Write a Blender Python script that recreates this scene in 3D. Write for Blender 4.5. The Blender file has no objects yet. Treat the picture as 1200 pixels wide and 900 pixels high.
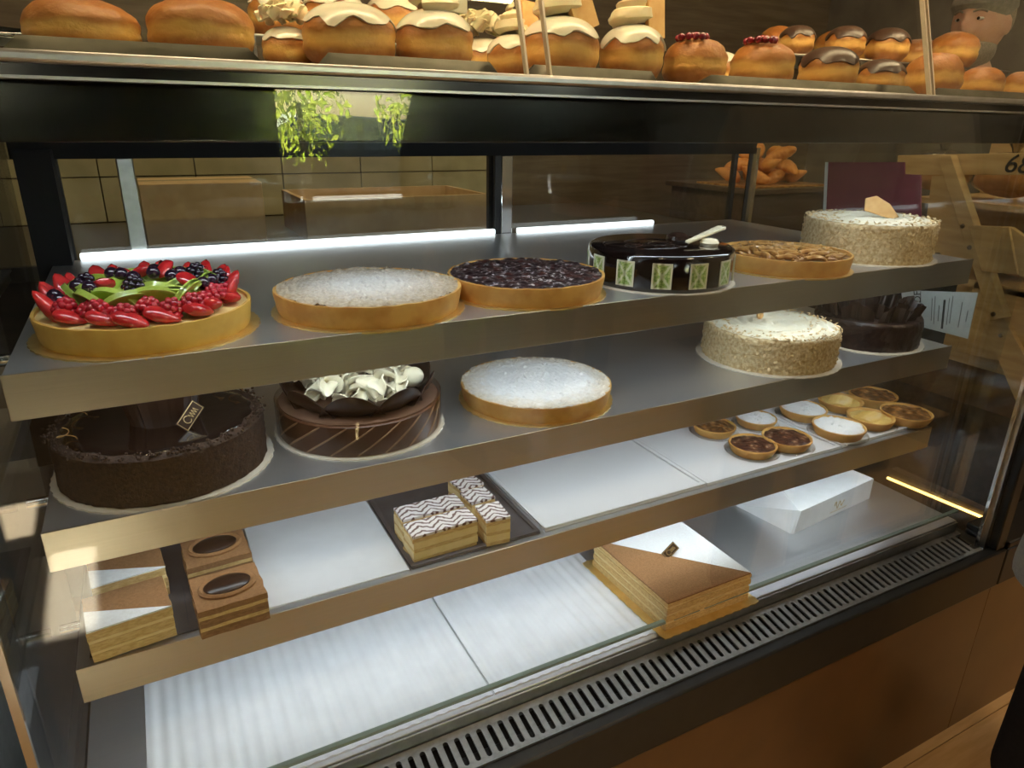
import bpy, bmesh, math, random
import numpy as np
from mathutils import Vector, Matrix, Euler, noise
random.seed(7)
R = math.radians
PI = math.pi
SC = bpy.context.scene
COL = SC.collection

# ------------------------------------------------------------------ camera
H = 1.31                                   # eye height, metres
F_PX = 816.16                              # focal length for a 1200 px wide frame
YAW, PITCH, ROLL = R(27.871), R(20.514), R(0.8755)
_f = Vector((math.sin(YAW)*math.cos(PITCH), math.cos(YAW)*math.cos(PITCH), -math.sin(PITCH)))
_r0 = Vector((math.cos(YAW), -math.sin(YAW), 0)); _u0 = _r0.cross(_f)
_r = math.cos(ROLL)*_r0 + math.sin(ROLL)*_u0
_u = -math.sin(ROLL)*_r0 + math.cos(ROLL)*_u0
cd = bpy.data.cameras.new('camera'); cam = bpy.data.objects.new('camera', cd); COL.objects.link(cam)
cd.sensor_width = 36; cd.lens = F_PX*36/1200; cd.clip_start = 0.02; cd.clip_end = 200
mw = Matrix((_r, _u, -_f)).transposed().to_4x4(); mw.translation = (0, 0, H)
cam.matrix_world = mw
SC.camera = cam
def ray(x, y): return _f + (x-600)/F_PX*_r + (450-y)/F_PX*_u
def onz(x, y, z): d = ray(x, y); t = (z-H)/d.z; return Vector((d.x*t, d.y*t, z))
def ony(x, y, Y): d = ray(x, y); t = Y/d.y; return Vector((d.x*t, Y, H+d.z*t))
def onx(x, y, X): d = ray(x, y); t = X/d.x; return Vector((X, d.y*t, H+d.z*t))

# ------------------------------------------------------------------ world, sun, added room fill lights, exposure
SC.view_settings.view_transform = 'Standard'; SC.view_settings.look = 'None'
SC.view_settings.gamma = 1; SC.view_settings.use_curve_mapping = False
SC.view_settings.exposure = 0.0
w = bpy.data.worlds.new('world'); SC.world = w; w.use_nodes = True
nt = w.node_tree; nt.nodes.clear()
sky = nt.nodes.new('ShaderNodeTexSky'); sky.sky_type = 'NISHITA'; sky.sun_disc = False
sky.sun_elevation = R(41); sky.sun_rotation = R(180); sky.air_density = 1.2; sky.dust_density = 1.5
bg = nt.nodes.new('ShaderNodeBackground'); bg.inputs[1].default_value = 1.0
ow = nt.nodes.new('ShaderNodeOutputWorld')
nt.links.new(sky.outputs[0], bg.inputs[0]); nt.links.new(bg.outputs[0], ow.inputs[0])

def light(name, kind, loc, power, color, size=(0.1, 0.1), aim=(0, 0, -1), spread=180):
    ld = bpy.data.lights.new(name, kind); ld.energy = power; ld.color = color
    if kind == 'AREA':
        ld.shape = 'RECTANGLE'; ld.size, ld.size_y = size; ld.spread = R(spread)
    o = bpy.data.objects.new(name, ld); COL.objects.link(o); o.location = loc
    o.rotation_euler = Vector(aim).to_track_quat('-Z', 'Y').to_euler()
    return o
WARM = (1.0, 0.72, 0.42); COOL = (0.86, 0.93, 1.0); NEUT = (1.0, 0.90, 0.76)
sun = light('sun', 'SUN', (0, -8, 8), 220.0, (1.0, 0.93, 0.80), aim=(0.03, 0.755, -0.655)); sun.data.angle = R(0.5)
for k, (x, y) in enumerate(((-0.3, -0.6), (1.2, -0.5), (2.5, -0.3), (2.5, 1.7), (0.5, 2.0))):
    light('room_fill_light', 'AREA', (x, y, 2.72), 16 if y > 1.9 else 12 if 0 < x and y < 0 else 6, WARM, (0.22, 0.22))  # fill lights added under the ceiling to brighten room, floor and staff counter

# ------------------------------------------------------------------ helpers
def sm(a, b, x):
    t = min(1, max(0, (x-a)/(b-a))); return t*t*(3-2*t)
def nz(x, y, z=0.0, s=1.0): return noise.noise(Vector((x*s, y*s, z*s)))
class MB:
    def __init__(self): self.v = []; self.f = []
    def add(self, vs, fs, T=None):
        o = len(self.v)
        self.v += [tuple(T @ Vector(p)) if T else tuple(p) for p in vs]
        self.f += [tuple(i+o for i in q) for q in fs]; return self
    def box(self, x0, x1, y0, y1, z0, z1, T=None):
        return self.add([(x0,y0,z0),(x1,y0,z0),(x1,y1,z0),(x0,y1,z0),(x0,y0,z1),(x1,y0,z1),(x1,y1,z1),(x0,y1,z1)],
            [(0,3,2,1),(4,5,6,7),(0,1,5,4),(1,2,6,5),(2,3,7,6),(3,0,4,7)], T)
    def hexa(self, b, t):            # bottom quad and top quad, same winding
        return self.add(list(b)+list(t), [(3,2,1,0),(4,5,6,7),(0,1,5,4),(1,2,6,5),(2,3,7,6),(3,0,4,7)])
    def prism(self, poly, z0, z1, T=None):
        n = len(poly)
        return self.add([(p[0],p[1],z0) for p in poly]+[(p[0],p[1],z1) for p in poly],
            [tuple(range(n-1,-1,-1)), tuple(range(n,2*n))]+[(i,(i+1)%n,n+(i+1)%n,n+i) for i in range(n)], T)
    def lathe(self, prof, n=64, fn=None, T=None, a0=0, a1=2*PI):
        vs, fs, rows = [], [], []; full = abs(a1-a0-2*PI) < 1e-6
        m = n if full else n+1
        for (r, z) in prof:
            if r < 1e-7: rows.append([len(vs)]); vs.append((0,0,z)); continue
            row = []
            for k in range(m):
                a = a0+(a1-a0)*k/n; rr, zz = (r, z) if fn is None else fn(a, r, z)
                row.append(len(vs)); vs.append((rr*math.cos(a), rr*math.sin(a), zz))
            rows.append(row)
        for A, B in zip(rows[:-1], rows[1:]):
            for k in range(n):
                k2 = (k+1) % m
                if len(A) == 1 and len(B) == 1: continue
                if len(A) == 1: fs.append((A[0], B[k2], B[k]))
                elif len(B) == 1: fs.append((A[k], A[k2], B[0]))
                else: fs.append((A[k], A[k2], B[k2], B[k]))
        return self.add(vs, fs, T)
    def disc(self, rad, rings, segs, hf, T=None):       # domed / bumpy top surface
        return self.lathe([(rad*(1-i/rings), 0) for i in range(rings)]+[(0, hf(0,0))], segs,
            lambda a, r, z: (r, hf(r*math.cos(a), r*math.sin(a))), T)
    def tube(self, path, rad, n=8, T=None, closed=False):
        P = [Vector(p) for p in path]; m = len(P); vs, fs = [], []
        rads = rad if isinstance(rad, (list, tuple)) else [rad]*m
        ref = Vector((0.123, 0.31, 0.94))
        for i in range(m):
            t = (P[(i+1) % m]-P[i-1]) if closed else (P[min(i+1, m-1)]-P[max(i-1, 0)])
            t.normalize(); a = t.cross(ref); a.normalize(); b = t.cross(a)
            for k in range(n):
                q = 2*PI*k/n; vs.append(P[i]+rads[i]*(math.cos(q)*a+math.sin(q)*b))
        for i in range(m if closed else m-1):
            j = (i+1) % m
            for k in range(n): fs.append((i*n+k, i*n+(k+1) % n, j*n+(k+1) % n, j*n+k))
        if not closed: fs += [tuple(range(n-1,-1,-1)), tuple((m-1)*n+k for k in range(n))]
        return self.add(vs, fs, T)
    def ball(self, c, r, n=16, m=10, fn=None, sc=(1,1,1), T=None):
        vs, fs = [], []
        for j in range(m+1):
            p = PI*j/m
            for k in range(n):
                q = 2*PI*k/n; d = Vector((math.sin(p)*math.cos(q), math.sin(p)*math.sin(q), math.cos(p)))
                rr = r*(fn(d) if fn else 1); vs.append((c[0]+d.x*rr*sc[0], c[1]+d.y*rr*sc[1], c[2]+d.z*rr*sc[2]))
        for j in range(m):
            for k in range(n): fs.append((j*n+k, (j+1)*n+k, (j+1)*n+(k+1) % n, j*n+(k+1) % n))
        return self.add(vs, fs, T)
    def mesh(self, name, smooth=True, ang=38):
        me = bpy.data.meshes.new(name); me.from_pydata(self.v, [], self.f)
        bm = bmesh.new(); bm.from_mesh(me); bmesh.ops.remove_doubles(bm, verts=bm.verts, dist=1e-6)
        bmesh.ops.recalc_face_normals(bm, faces=bm.faces); bm.to_mesh(me); bm.free()
        if smooth:
            me.polygons.foreach_set('use_smooth', [True]*len(me.polygons)); me.set_sharp_from_angle(angle=R(ang))
        me.update(); return me
    def build(self, name, m, parent=None, loc=(0,0,0), rot=(0,0,0), bevel=0, smooth=True, ang=38):
        return obj(name, self.mesh(name, smooth, ang), m, parent, loc, rot, bevel)
def obj(name, me, m, parent=None, loc=(0,0,0), rot=(0,0,0), bevel=0, scale=(1,1,1)):
    o = bpy.data.objects.new(name, me); COL.objects.link(o)
    if m is not None and not me.materials: me.materials.append(m)
    o.parent = parent; o.location = loc; o.rotation_euler = rot; o.scale = scale
    if bevel:
        b = o.modifiers.new('bevel', 'BEVEL'); b.width = bevel; b.segments = 2; b.limit_method = 'ANGLE'; b.angle_limit = R(40)
    return o
def tag(o, label, cat, group=None, kind=None):
    if label: o['label'] = label
    if cat: o['category'] = cat
    if group: o['group'] = group
    if kind: o['kind'] = kind
    return o
def thing(name, label, cat, loc=(0,0,0), rz=0, group=None):
    o = bpy.data.objects.new(name, None); COL.objects.link(o); o.empty_display_size = 0.02
    o.location = loc; o.rotation_euler = (0, 0, rz); return tag(o, label, cat, group)
def shell(f, nu, nv, th, T=None, mb=None):       # a thin curved leaf: grid f(u, v), thickness along the normal
    mb = mb or MB(); P = [[Vector(f(i/nu, j/nv)) for j in range(nv+1)] for i in range(nu+1)]; A, B = [], []
    for i in range(nu+1):
        for j in range(nv+1):
            du = P[min(i+1, nu)][j]-P[max(i-1, 0)][j]; dv = P[i][min(j+1, nv)]-P[i][max(j-1, 0)]; n_ = du.cross(dv)
            n_ = n_.normalized() if n_.length > 1e-12 else Vector((0, 0, 1)); A.append(P[i][j]+n_*th/2); B.append(P[i][j]-n_*th/2)
    W_ = nv+1; L_ = len(A); fs = []
    for i in range(nu):
        for j in range(nv): q = (i*W_+j, (i+1)*W_+j, (i+1)*W_+j+1, i*W_+j+1); fs += [q, tuple(t+L_ for t in reversed(q))]
    for i in range(nu):
        for j in (0, nv): fs.append((i*W_+j, (i+1)*W_+j, (i+1)*W_+j+L_, i*W_+j+L_))
    for j in range(nv):
        for i in (0, nu): fs.append((i*W_+j, i*W_+j+1, i*W_+j+1+L_, i*W_+j+L_))
    return mb.add(A+B, fs, T)
def struct(o): o['kind'] = 'structure'; return o
def copy_tree(o, parent=None, loc=None, rz=None, label=None, scale=None):
    c = o.copy(); COL.objects.link(c); c.parent = parent
    if loc is not None: c.location = loc
    if rz is not None: c.rotation_euler = (0, 0, rz)
    if scale is not None: c.scale = scale
    if label: c['label'] = label
    for ch in list(o.children): copy_tree(ch, c)
    return c
def text_mesh(name, body, size, depth=0.0006, shear=0.0, align='CENTER', space=1.0):
    cu = bpy.data.curves.new(name, 'FONT'); cu.body = body; cu.size = size; cu.extrude = depth/2; cu.shear = shear
    cu.align_x = align; cu.align_y = 'CENTER'; cu.space_character = space; cu.resolution_u = 4
    t = bpy.data.objects.new(name, cu); COL.objects.link(t)
    me = bpy.data.meshes.new_from_object(t.evaluated_get(bpy.context.evaluated_depsgraph_get()))
    bpy.data.objects.remove(t); return me

# ------------------------------------------------------------------ materials
class N:
    def __init__(self, name):
        self.m = bpy.data.materials.new(name); self.m.use_nodes = True; self.t = self.m.node_tree
        self.t.nodes.clear(); self.out = self.n('ShaderNodeOutputMaterial'); self.p = self.n('ShaderNodeBsdfPrincipled')
        self.l(self.p.outputs[0], self.out.inputs[0]); self.tc = self.n('ShaderNodeTexCoord')
    def n(self, k, **kw):
        x = self.t.nodes.new(k)
        for a, b in kw.items(): setattr(x, a, b)
        return x
    def l(self, a, b): self.t.links.new(a, b)
    def coord(self, sc=(1,1,1), which='Object'):
        mp = self.n('ShaderNodeMapping'); mp.inputs['Scale'].default_value = sc; self.l(self.tc.outputs[which], mp.inputs[0]); return mp.outputs[0]
    def noise(self, scale, detail=4, sc=(1,1,1), rough=0.55, dist=0.0):
        x = self.n('ShaderNodeTexNoise'); x.inputs['Scale'].default_value = scale; x.inputs['Detail'].default_value = detail
        x.inputs['Roughness'].default_value = rough; x.inputs['Distortion'].default_value = dist
        self.l(self.coord(sc), x.inputs['Vector']); return x.outputs['Fac']
    def voro(self, scale, feature='F1', sc=(1,1,1)):
        x = self.n('ShaderNodeTexVoronoi', feature=feature); x.inputs['Scale'].default_value = scale
        self.l(self.coord(sc), x.inputs['Vector']); return x.outputs['Distance']
    def ramp(self, fac, stops):
        x = self.n('ShaderNodeValToRGB'); e = x.color_ramp.elements
        while len(e) < len(stops): e.new(0.5)
        for i, (p, c) in enumerate(stops): e[i].position = p; e[i].color = (*c[:3], 1) if hasattr(c, '__len__') else (c, c, c, 1)
        self.l(fac, x.inputs[0]); return x.outputs[0]
    def math(self, op, a, b=None, c=None):
        x = self.n('ShaderNodeMath', operation=op)
        for i, q in enumerate((a, b, c)):
            if q is None: continue
            if isinstance(q, (int, float)): x.inputs[i].default_value = q
            else: self.l(q, x.inputs[i])
        return x.outputs[0]
    def xyz(self, which='Object'):
        x = self.n('ShaderNodeSeparateXYZ'); self.l(self.tc.outputs[which], x.inputs[0]); return x.outputs
    def mix(self, fac, a, b):
        x = self.n('ShaderNodeMix', data_type='RGBA')
        for q, s in ((fac, 0), (a, 6), (b, 7)):
            if isinstance(q, (int, float)): x.inputs[s].default_value = q
            elif isinstance(q, tuple): x.inputs[s].default_value = (*q[:3], 1)
            else: self.l(q, x.inputs[s])
        return x.outputs[2]
    def color(self, c):
        if isinstance(c, tuple): self.p.inputs['Base Color'].default_value = (*c[:3], 1)
        else: self.l(c, self.p.inputs['Base Color'])
        return self
    def set(self, **kw):
        for k, v in kw.items():
            i = self.p.inputs[k.replace('_', ' ')]
            if hasattr(v, 'is_linked') or isinstance(v, bpy.types.NodeSocket): self.l(v, i)
            else: i.default_value = v
        return self
    def bump(self, h, strength=0.3, dist=0.002):
        b = self.n('ShaderNodeBump'); b.inputs['Strength'].default_value = strength; b.inputs['Distance'].default_value = dist
        self.l(h, b.inputs['Height']); self.l(b.outputs[0], self.p.inputs['Normal']); return self
def mk(name, c1, c2=None, scale=30, rough=0.5, metal=0.0, bump=0.0, bdist=0.001, bscale=None, lo=0.35, hi=0.65, coat=0.0, sss=0.0, sc=(1,1,1), spec=0.5):
    m = N(name)
    if c2 is None: m.color(c1)
    else: m.color(m.ramp(m.noise(scale, 5, sc), [(lo, c1), (hi, c2)]))
    m.set(Roughness=rough, Metallic=metal, Coat_Weight=coat, Specular_IOR_Level=spec)
    if coat: m.set(Coat_Roughness=0.08)
    if sss: m.set(Subsurface_Weight=sss, Subsurface_Scale=0.01)
    if bump: m.bump(m.noise(bscale or scale, 5, sc), bump, bdist)
    return m.m
def emit(name, col, s):
    m = N(name); m.color(col).set(Emission_Color=(*col, 1), Emission_Strength=s); return m.m
def glass(name, tint=(0.96, 0.985, 0.975), ior=1.45):
    m = N(name); t = m.t; t.nodes.remove(m.p)
    fr = m.n('ShaderNodeFresnel'); ge = m.n('ShaderNodeNewGeometry')     # the same pane seen from either face
    m.l(m.math('ADD', m.math('MULTIPLY', ge.outputs['Backfacing'], 1/ior-ior), ior), fr.inputs[0])
    tr = m.n('ShaderNodeBsdfTransparent'); tr.inputs[0].default_value = (*tint, 1)
    gl = m.n('ShaderNodeBsdfGlossy'); gl.inputs['Roughness'].default_value = 0.0
    mx = m.n('ShaderNodeMixShader'); m.l(fr.outputs[0], mx.inputs[0]); m.l(tr.outputs[0], mx.inputs[1]); m.l(gl.outputs[0], mx.inputs[2])
    m.l(mx.outputs[0], m.out.inputs[0]); return m.m
GLASS = glass('clear_glass'); GLASS_EDGE = mk('glass_edge', (0.26, 0.33, 0.29), rough=0.15)
FILM = glass('clear_film', (0.93, 0.92, 0.9), 1.35)
def brushed(name, c1, c2, rough, sc, bump=0.12):
    m = N(name); nn = m.noise(1.0, 3, sc)
    m.color(m.ramp(nn, [(0.3, c1), (0.7, c2)])).set(Metallic=1.0, Roughness=m.ramp(m.noise(1.0, 3, sc), [(0.3, rough*0.8), (0.7, rough*1.25)]))
    m.bump(nn, bump, 0.0006); return m.m
def satin(name, c1, c2, rough, metal, sc):
    m = N(name); m.color(m.ramp(m.noise(1.0, 2, sc), [(0.2, c1), (0.8, c2)])).set(Metallic=metal, Roughness=rough); m.bump(m.noise(1.0, 2, sc), 0.05, 0.0004); return m.m
STEEL = satin('brushed_steel', (0.56, 0.52, 0.45), (0.64, 0.60, 0.53), 0.30, 1.0, (6, 1, 2200))
SHELF_STEEL = satin('shelf_steel', (0.55, 0.56, 0.58), (0.62, 0.63, 0.65), 0.36, 0.85, (4, 1500, 4))
CHROME = mk('polished_trim', (0.7, 0.7, 0.68), rough=0.12, metal=1)
DULL = mk('dull_alloy', (0.42, 0.43, 0.42), (0.5, 0.51, 0.5), 60, 0.38, 1)
GRILLE = mk('grille_alloy', (0.20, 0.205, 0.205), (0.26, 0.265, 0.265), 80, 0.42, 0.6)
BLACK = mk('black_coated_metal', (0.012, 0.012, 0.012), (0.017, 0.017, 0.016), 40, 0.42)
BLACKGLOSS = mk('black_gloss', (0.006, 0.005, 0.005), rough=0.16)
VOID = mk('dark_cavity', (0.006, 0.006, 0.006), rough=0.9)
KICK = mk('brown_laminate', (0.13, 0.058, 0.018), (0.17, 0.078, 0.024), 6, 0.30)
WHITE = mk('white_plastic', (0.80, 0.80, 0.82), rough=0.22)
PAPER = mk('white_paper', (0.78, 0.78, 0.78), (0.84, 0.84, 0.85), 40, 0.55)
SHEET = mk('plain_white_sheet', (0.74, 0.75, 0.78), (0.80, 0.81, 0.84), 25, 0.36)
SLATE = mk('slate_tray', (0.055, 0.052, 0.058), (0.085, 0.08, 0.085), 30, 0.42, bump=0.2)
GOLD = mk('gold_card', (0.78, 0.55, 0.20), (0.88, 0.66, 0.27), 50, 0.33, 0.75)
CARD = mk('pale_card', (0.72, 0.66, 0.56), (0.78, 0.72, 0.62), 30, 0.6)
CRUST = mk('golden_crust', (0.52, 0.25, 0.055), (0.70, 0.40, 0.11), 28, 0.6, bump=0.25, bscale=160, sss=0.05)
CRUST_Y = mk('yellow_crust', (0.60, 0.34, 0.06), (0.74, 0.47, 0.11), 25, 0.55, bump=0.2, bscale=160)
CHOC = mk('dark_chocolate', (0.022, 0.010, 0.006), (0.032, 0.015, 0.009), 40, 0.28)
GLAZE = mk('chocolate_glaze', (0.008, 0.004, 0.0035), rough=0.06, coat=1.0, bump=0.22, bdist=0.004, scale=45)
CRUMB = mk('chocolate_crumb', (0.018, 0.008, 0.004), (0.055, 0.025, 0.011), 260, 0.8, bump=0.8, bdist=0.002)
WCHOC = mk('white_chocolate', (0.76, 0.68, 0.48), (0.84, 0.78, 0.60), 30, 0.45)
CREAM = mk('whipped_cream', (0.68, 0.55, 0.33), (0.78, 0.67, 0.45), 40, 0.45, sss=0.1)
ICING = mk('white_icing', (0.62, 0.55, 0.43), (0.72, 0.66, 0.54), 18, 0.22, sss=0.08)
BISCUIT = mk('biscuit', (0.66, 0.36, 0.12), (0.75, 0.45, 0.18), 60, 0.7, bump=0.3, bscale=200)
CUSTARD = mk('custard', (0.80, 0.60, 0.25), (0.86, 0.68, 0.34), 40, 0.4)
SPONGE = mk('pastry_layer', (0.58, 0.36, 0.13), (0.76, 0.54, 0.24), 140, 0.75, bump=0.6, bscale=220, sc=(1, 1, 3))
SPONGE_B = mk('cocoa_sponge', (0.20, 0.095, 0.035), (0.33, 0.17, 0.07), 120, 0.8, bump=0.5, bscale=220, sc=(1, 1, 3))
COCOA = mk('cocoa_dust', (0.26, 0.125, 0.048), (0.33, 0.165, 0.066), 300, 0.9, bump=0.3)
SUGAR = mk('icing_sugar', (0.78, 0.77, 0.76), (0.86, 0.86, 0.86), 250, 0.8, bump=0.4)
RED = mk('strawberry_flesh', (0.42, 0.010, 0.014), (0.62, 0.035, 0.035), 60, 0.18, coat=0.6, sss=0.1)
RASP = mk('raspberry', (0.36, 0.006, 0.018), (0.52, 0.02, 0.035), 80, 0.2, coat=0.5)
DARKB = mk('dark_berry', (0.010, 0.006, 0.014), (0.035, 0.012, 0.028), 60, 0.16, coat=0.6)
def kiwi_mat():
    m = N('kiwi_flesh'); x, y, z = m.xyz()
    r = m.math('SQRT', m.math('ADD', m.math('MULTIPLY', x, x), m.math('MULTIPLY', y, y)))
    r = m.math('ADD', m.math('MULTIPLY', r, 1/0.024), m.math('MULTIPLY', m.math('SUBTRACT', m.noise(300, 2), 0.5), 0.2))
    m.color(m.ramp(r, [(0.15, (0.72, 0.72, 0.36)), (0.32, (0.36, 0.46, 0.06)), (0.8, (0.30, 0.42, 0.04)), (0.97, (0.42, 0.52, 0.10))]))
    m.set(Roughness=0.18, Coat_Weight=0.5); return m.m
KIWI = kiwi_mat()
def dough_mat():
    m = N('fried_dough'); x, y, z = m.xyz()
    t = m.math('ADD', m.math('MULTIPLY', z, 1/0.066), m.math('MULTIPLY', m.math('SUBTRACT', m.noise(28, 3), 0.5), 0.30))
    c = m.ramp(t, [(0.0, (0.24, 0.075, 0.014)), (0.26, (0.36, 0.13, 0.024)), (0.40, (0.66, 0.36, 0.09)), (0.50, (0.70, 0.40, 0.11)), (0.60, (0.40, 0.15, 0.028)), (0.9, (0.30, 0.10, 0.018))])
    c2 = m.mix(m.ramp(m.noise(120, 4), [(0.45, 0.0), (0.75, 0.30)]), c, (0.55, 0.27, 0.075))
    m.color(c2).set(Roughness=0.5, Subsurface_Weight=0.05, Subsurface_Scale=0.01).bump(m.noise(90, 5), 0.6, 0.003); return m.m
DOUGH = dough_mat()
def sugar_top(name, c1, c2, inner, outer, amt=1.0):       # crumble with sugar sifted over the middle
    m = N(name); x, y, z = m.xyz()
    r = m.math('SQRT', m.math('ADD', m.math('MULTIPLY', x, x), m.math('MULTIPLY', y, y)))
    r = m.math('ADD', r, m.math('MULTIPLY', m.math('SUBTRACT', m.noise(70, 5, rough=0.7), 0.5), 0.07))
    base = m.ramp(m.noise(220, 4), [(0.35, c1), (0.65, c2)])
    m.color(m.mix(m.ramp(r, [(inner, amt), (outer, 0.0)]), base, (0.84, 0.84, 0.85))).set(Roughness=0.85).bump(m.noise(260, 4), 0.6, 0.0015); return m.m
CRUMBLE_A = sugar_top('sugared_crumble', (0.30, 0.21, 0.115), (0.52, 0.40, 0.26), 0.035, 0.125, 0.62)
CRUMBLE_B = sugar_top('heavily_sugared_crumble', (0.50, 0.38, 0.23), (0.72, 0.60, 0.42), 0.075, 0.128, 0.93)
CRUMBLE_S = sugar_top('sugared_small_crumble', (0.55, 0.42, 0.26), (0.7, 0.58, 0.4), 0.035, 0.06, 0.9)
def berry_mat():
    m = N('baked_berries')
    base = m.ramp(m.voro(60), [(0.1, (0.075, 0.022, 0.016)), (0.5, (0.022, 0.009, 0.010))])
    m.color(m.mix(m.ramp(m.noise(110, 5, rough=0.75), [(0.55, 0.0), (0.64, 0.8)]), base, (0.70, 0.66, 0.68))).set(Roughness=0.42); return m.m
BAKED = berry_mat()
def nut_mat(name, a, b, c):
    m = N(name); m.color(m.ramp(m.voro(75), [(0.05, a), (0.3, b), (0.6, c)])).set(Roughness=0.3).bump(m.noise(120, 4), 0.5, 0.002); return m.m
NUTS = nut_mat('caramel_nuts', (0.55, 0.33, 0.13), (0.30, 0.13, 0.035), (0.10, 0.04, 0.012))
JAM = nut_mat('nut_jam', (0.50, 0.36, 0.24), (0.16, 0.06, 0.025), (0.06, 0.02, 0.012))
APPLE = mk('baked_apple', (0.68, 0.42, 0.09), (0.82, 0.60, 0.20), 60, 0.3, coat=0.3)
CARAMEL = mk('caramel_apple', (0.24, 0.09, 0.018), (0.60, 0.34, 0.11), 45, 0.28, coat=0.4)
ALMOND = mk('almond_crumb', (0.50, 0.34, 0.15), (0.82, 0.68, 0.42), 170, 0.75, bump=0.8, bscale=220, bdist=0.002)
FLAKE = mk('almond_flake', (0.78, 0.62, 0.36), (0.66, 0.47, 0.22), 90, 0.6)
BUTTERCREAM = mk('buttercream', (0.82, 0.74, 0.54), (0.88, 0.83, 0.68), 40, 0.5, bump=0.5, bscale=60, bdist=0.003)
def green_tile():
    m = N('green_leaf_print'); x, y, z = m.xyz()
    u = m.math('MULTIPLY', x, 1/0.013); v = m.math('MULTIPLY', z, 1/0.018)
    d1 = m.math('ABSOLUTE', m.math('ADD', u, v)); d2 = m.math('ABSOLUTE', m.math('SUBTRACT', u, v))
    d = m.math('MINIMUM', d1, d2); d = m.math('ADD', d, m.math('MULTIPLY', m.math('SUBTRACT', m.noise(240, 3), 0.5), 0.35))
    edge = m.math('MAXIMUM', m.math('ABSOLUTE', u), m.math('ABSOLUTE', v))
    g = m.ramp(m.noise(330, 3), [(0.4, (0.20, 0.36, 0.06)), (0.6, (0.55, 0.66, 0.28))])
    c = m.mix(m.ramp(d, [(0.10, 1.0), (0.22, 0.0)]), g, (0.72, 0.78, 0.56))
    m.color(m.mix(m.ramp(edge, [(0.86, 0.0), (0.93, 1.0)]), c, (0.78, 0.78, 0.62))).set(Roughness=0.35); return m.m
TILE_G = green_tile()
def feather():
    m = N('feathered_icing'); x, y, z = m.xyz()
    zig = m.math('PINGPONG', m.math('MULTIPLY', x, 1/0.016), 1.0)
    ph = m.math('ADD', m.math('MULTIPLY', y, 1/0.0105), m.math('MULTIPLY', zig, 1.1))
    ph = m.math('ADD', ph, m.math('MULTIPLY', m.noise(60, 3), 1.3)); st = m.math('PINGPONG', ph, 0.5)
    c = m.ramp(st, [(0.13, (0.13, 0.06, 0.05)), (0.24, (0.80, 0.74, 0.70))])
    m.color(c).set(Roughness=0.3); return m.m
FEATHER = feather()
WOOD_R = mk('rack_pine', (0.46, 0.29, 0.11), (0.60, 0.41, 0.18), 7, 0.6, sc=(1, 1, 8))
DARKWOOD = mk('dark_panelling', (0.055, 0.036, 0.022), (0.10, 0.068, 0.042), 5, 0.5, sc=(1, 8, 8))
INK = mk('black_ink', (0.012, 0.012, 0.012), rough=0.6); GREYINK = mk('grey_ink', (0.28, 0.28, 0.28), rough=0.7)
GOLDINK = mk('gold_print', (0.62, 0.46, 0.22), rough=0.4, metal=0.6)
LED_W = emit('cool_led', (0.90, 0.96, 1.0), 2.2); LED_Y = emit('warm_led', (1.0, 0.60, 0.16), 5.0)
BREAD = mk('baked_bread', (0.42, 0.19, 0.05), (0.62, 0.33, 0.10), 22, 0.55)
SKIN = mk('skin', (0.62, 0.33, 0.22), (0.70, 0.41, 0.29), 20, 0.5, sss=0.15)

# ------------------------------------------------------------------ the room
X0, X1, Y0, Y1, ZC = -1.7, 3.4, -3.0, 2.9, 2.75
FLOOR_B = mk('floor_bed', (0.10, 0.07, 0.045), rough=0.8)
TILE = mk('wood_look_tile', (0.62, 0.38, 0.16), (0.76, 0.51, 0.25), 5, 0.32, sc=(1, 9, 1))
floor = struct(MB().box(X0, X1, Y0, Y1, -0.1, -0.006).build('floor', FLOOR_B))
tile = MB().box(-0.449, 0.449, -0.099, 0.099, -0.006, 0).mesh('floor_tile'); tile.materials.append(TILE)
for j in range(30):
    for i in range(6):
        x = X0+0.45+i*0.9+(j % 2)*0.3-0.15; y = Y0+0.1+j*0.2
        if x > X1-0.3 or y > Y1-0.1: continue
        o = obj('floor_tile', tile, None, floor, (x, y, 0)); o.data = tile
PLASTER = mk('grey_plaster', (0.15, 0.13, 0.105), (0.20, 0.175, 0.14), 8, 0.8)
DARKWALL = mk('dark_plaster', (0.014, 0.012, 0.011), (0.020, 0.018, 0.016), 8, 0.7)
BACKW = mk('brown_back_wall', (0.10, 0.072, 0.045), (0.155, 0.115, 0.075), 4, 0.42, sc=(1, 1, 12))
struct(MB().box(X0-0.1, X1+0.1, Y1, Y1+0.1, -0.1, ZC).build('wall_back', BACKW))
struct(MB().box(X0-0.1, X0, Y0, Y1, -0.1, ZC).build('wall_left', PLASTER))
struct(MB().box(X1, X1+0.1, Y0, Y1, -0.1, ZC).build('wall_right', PLASTER))
struct(MB().box(X0-0.1, X1+0.1, Y0-0.1, Y1+0.1, ZC, ZC+0.1).build('ceiling', DARKWALL))
SUN_PANES = ((-0.72, -0.54, 1.42, 1.77), (-0.51, -0.36, 1.78, 2.30))            # two small openings added to shape the sun patches on the floor
wf = MB()
for a, b, c, d in ((X0-0.1, -0.72, -0.1, ZC), (-0.72, -0.54, -0.1, 1.42), (-0.72, -0.54, 1.77, ZC), (-0.54, -0.51, -0.1, ZC), (-0.51, -0.36, -0.1, 1.78), (-0.51, -0.36, 2.30, ZC), (-0.36, 0.75, -0.1, ZC), (0.75, 3.0, 2.35, ZC), (0.75, 3.0, -0.1, 0.80), (3.0, X1+0.1, -0.1, ZC)):
    wf.box(a, b, Y0-0.15, Y0, c, d)
struct(wf.build('wall_front', DARKWALL))
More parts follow.
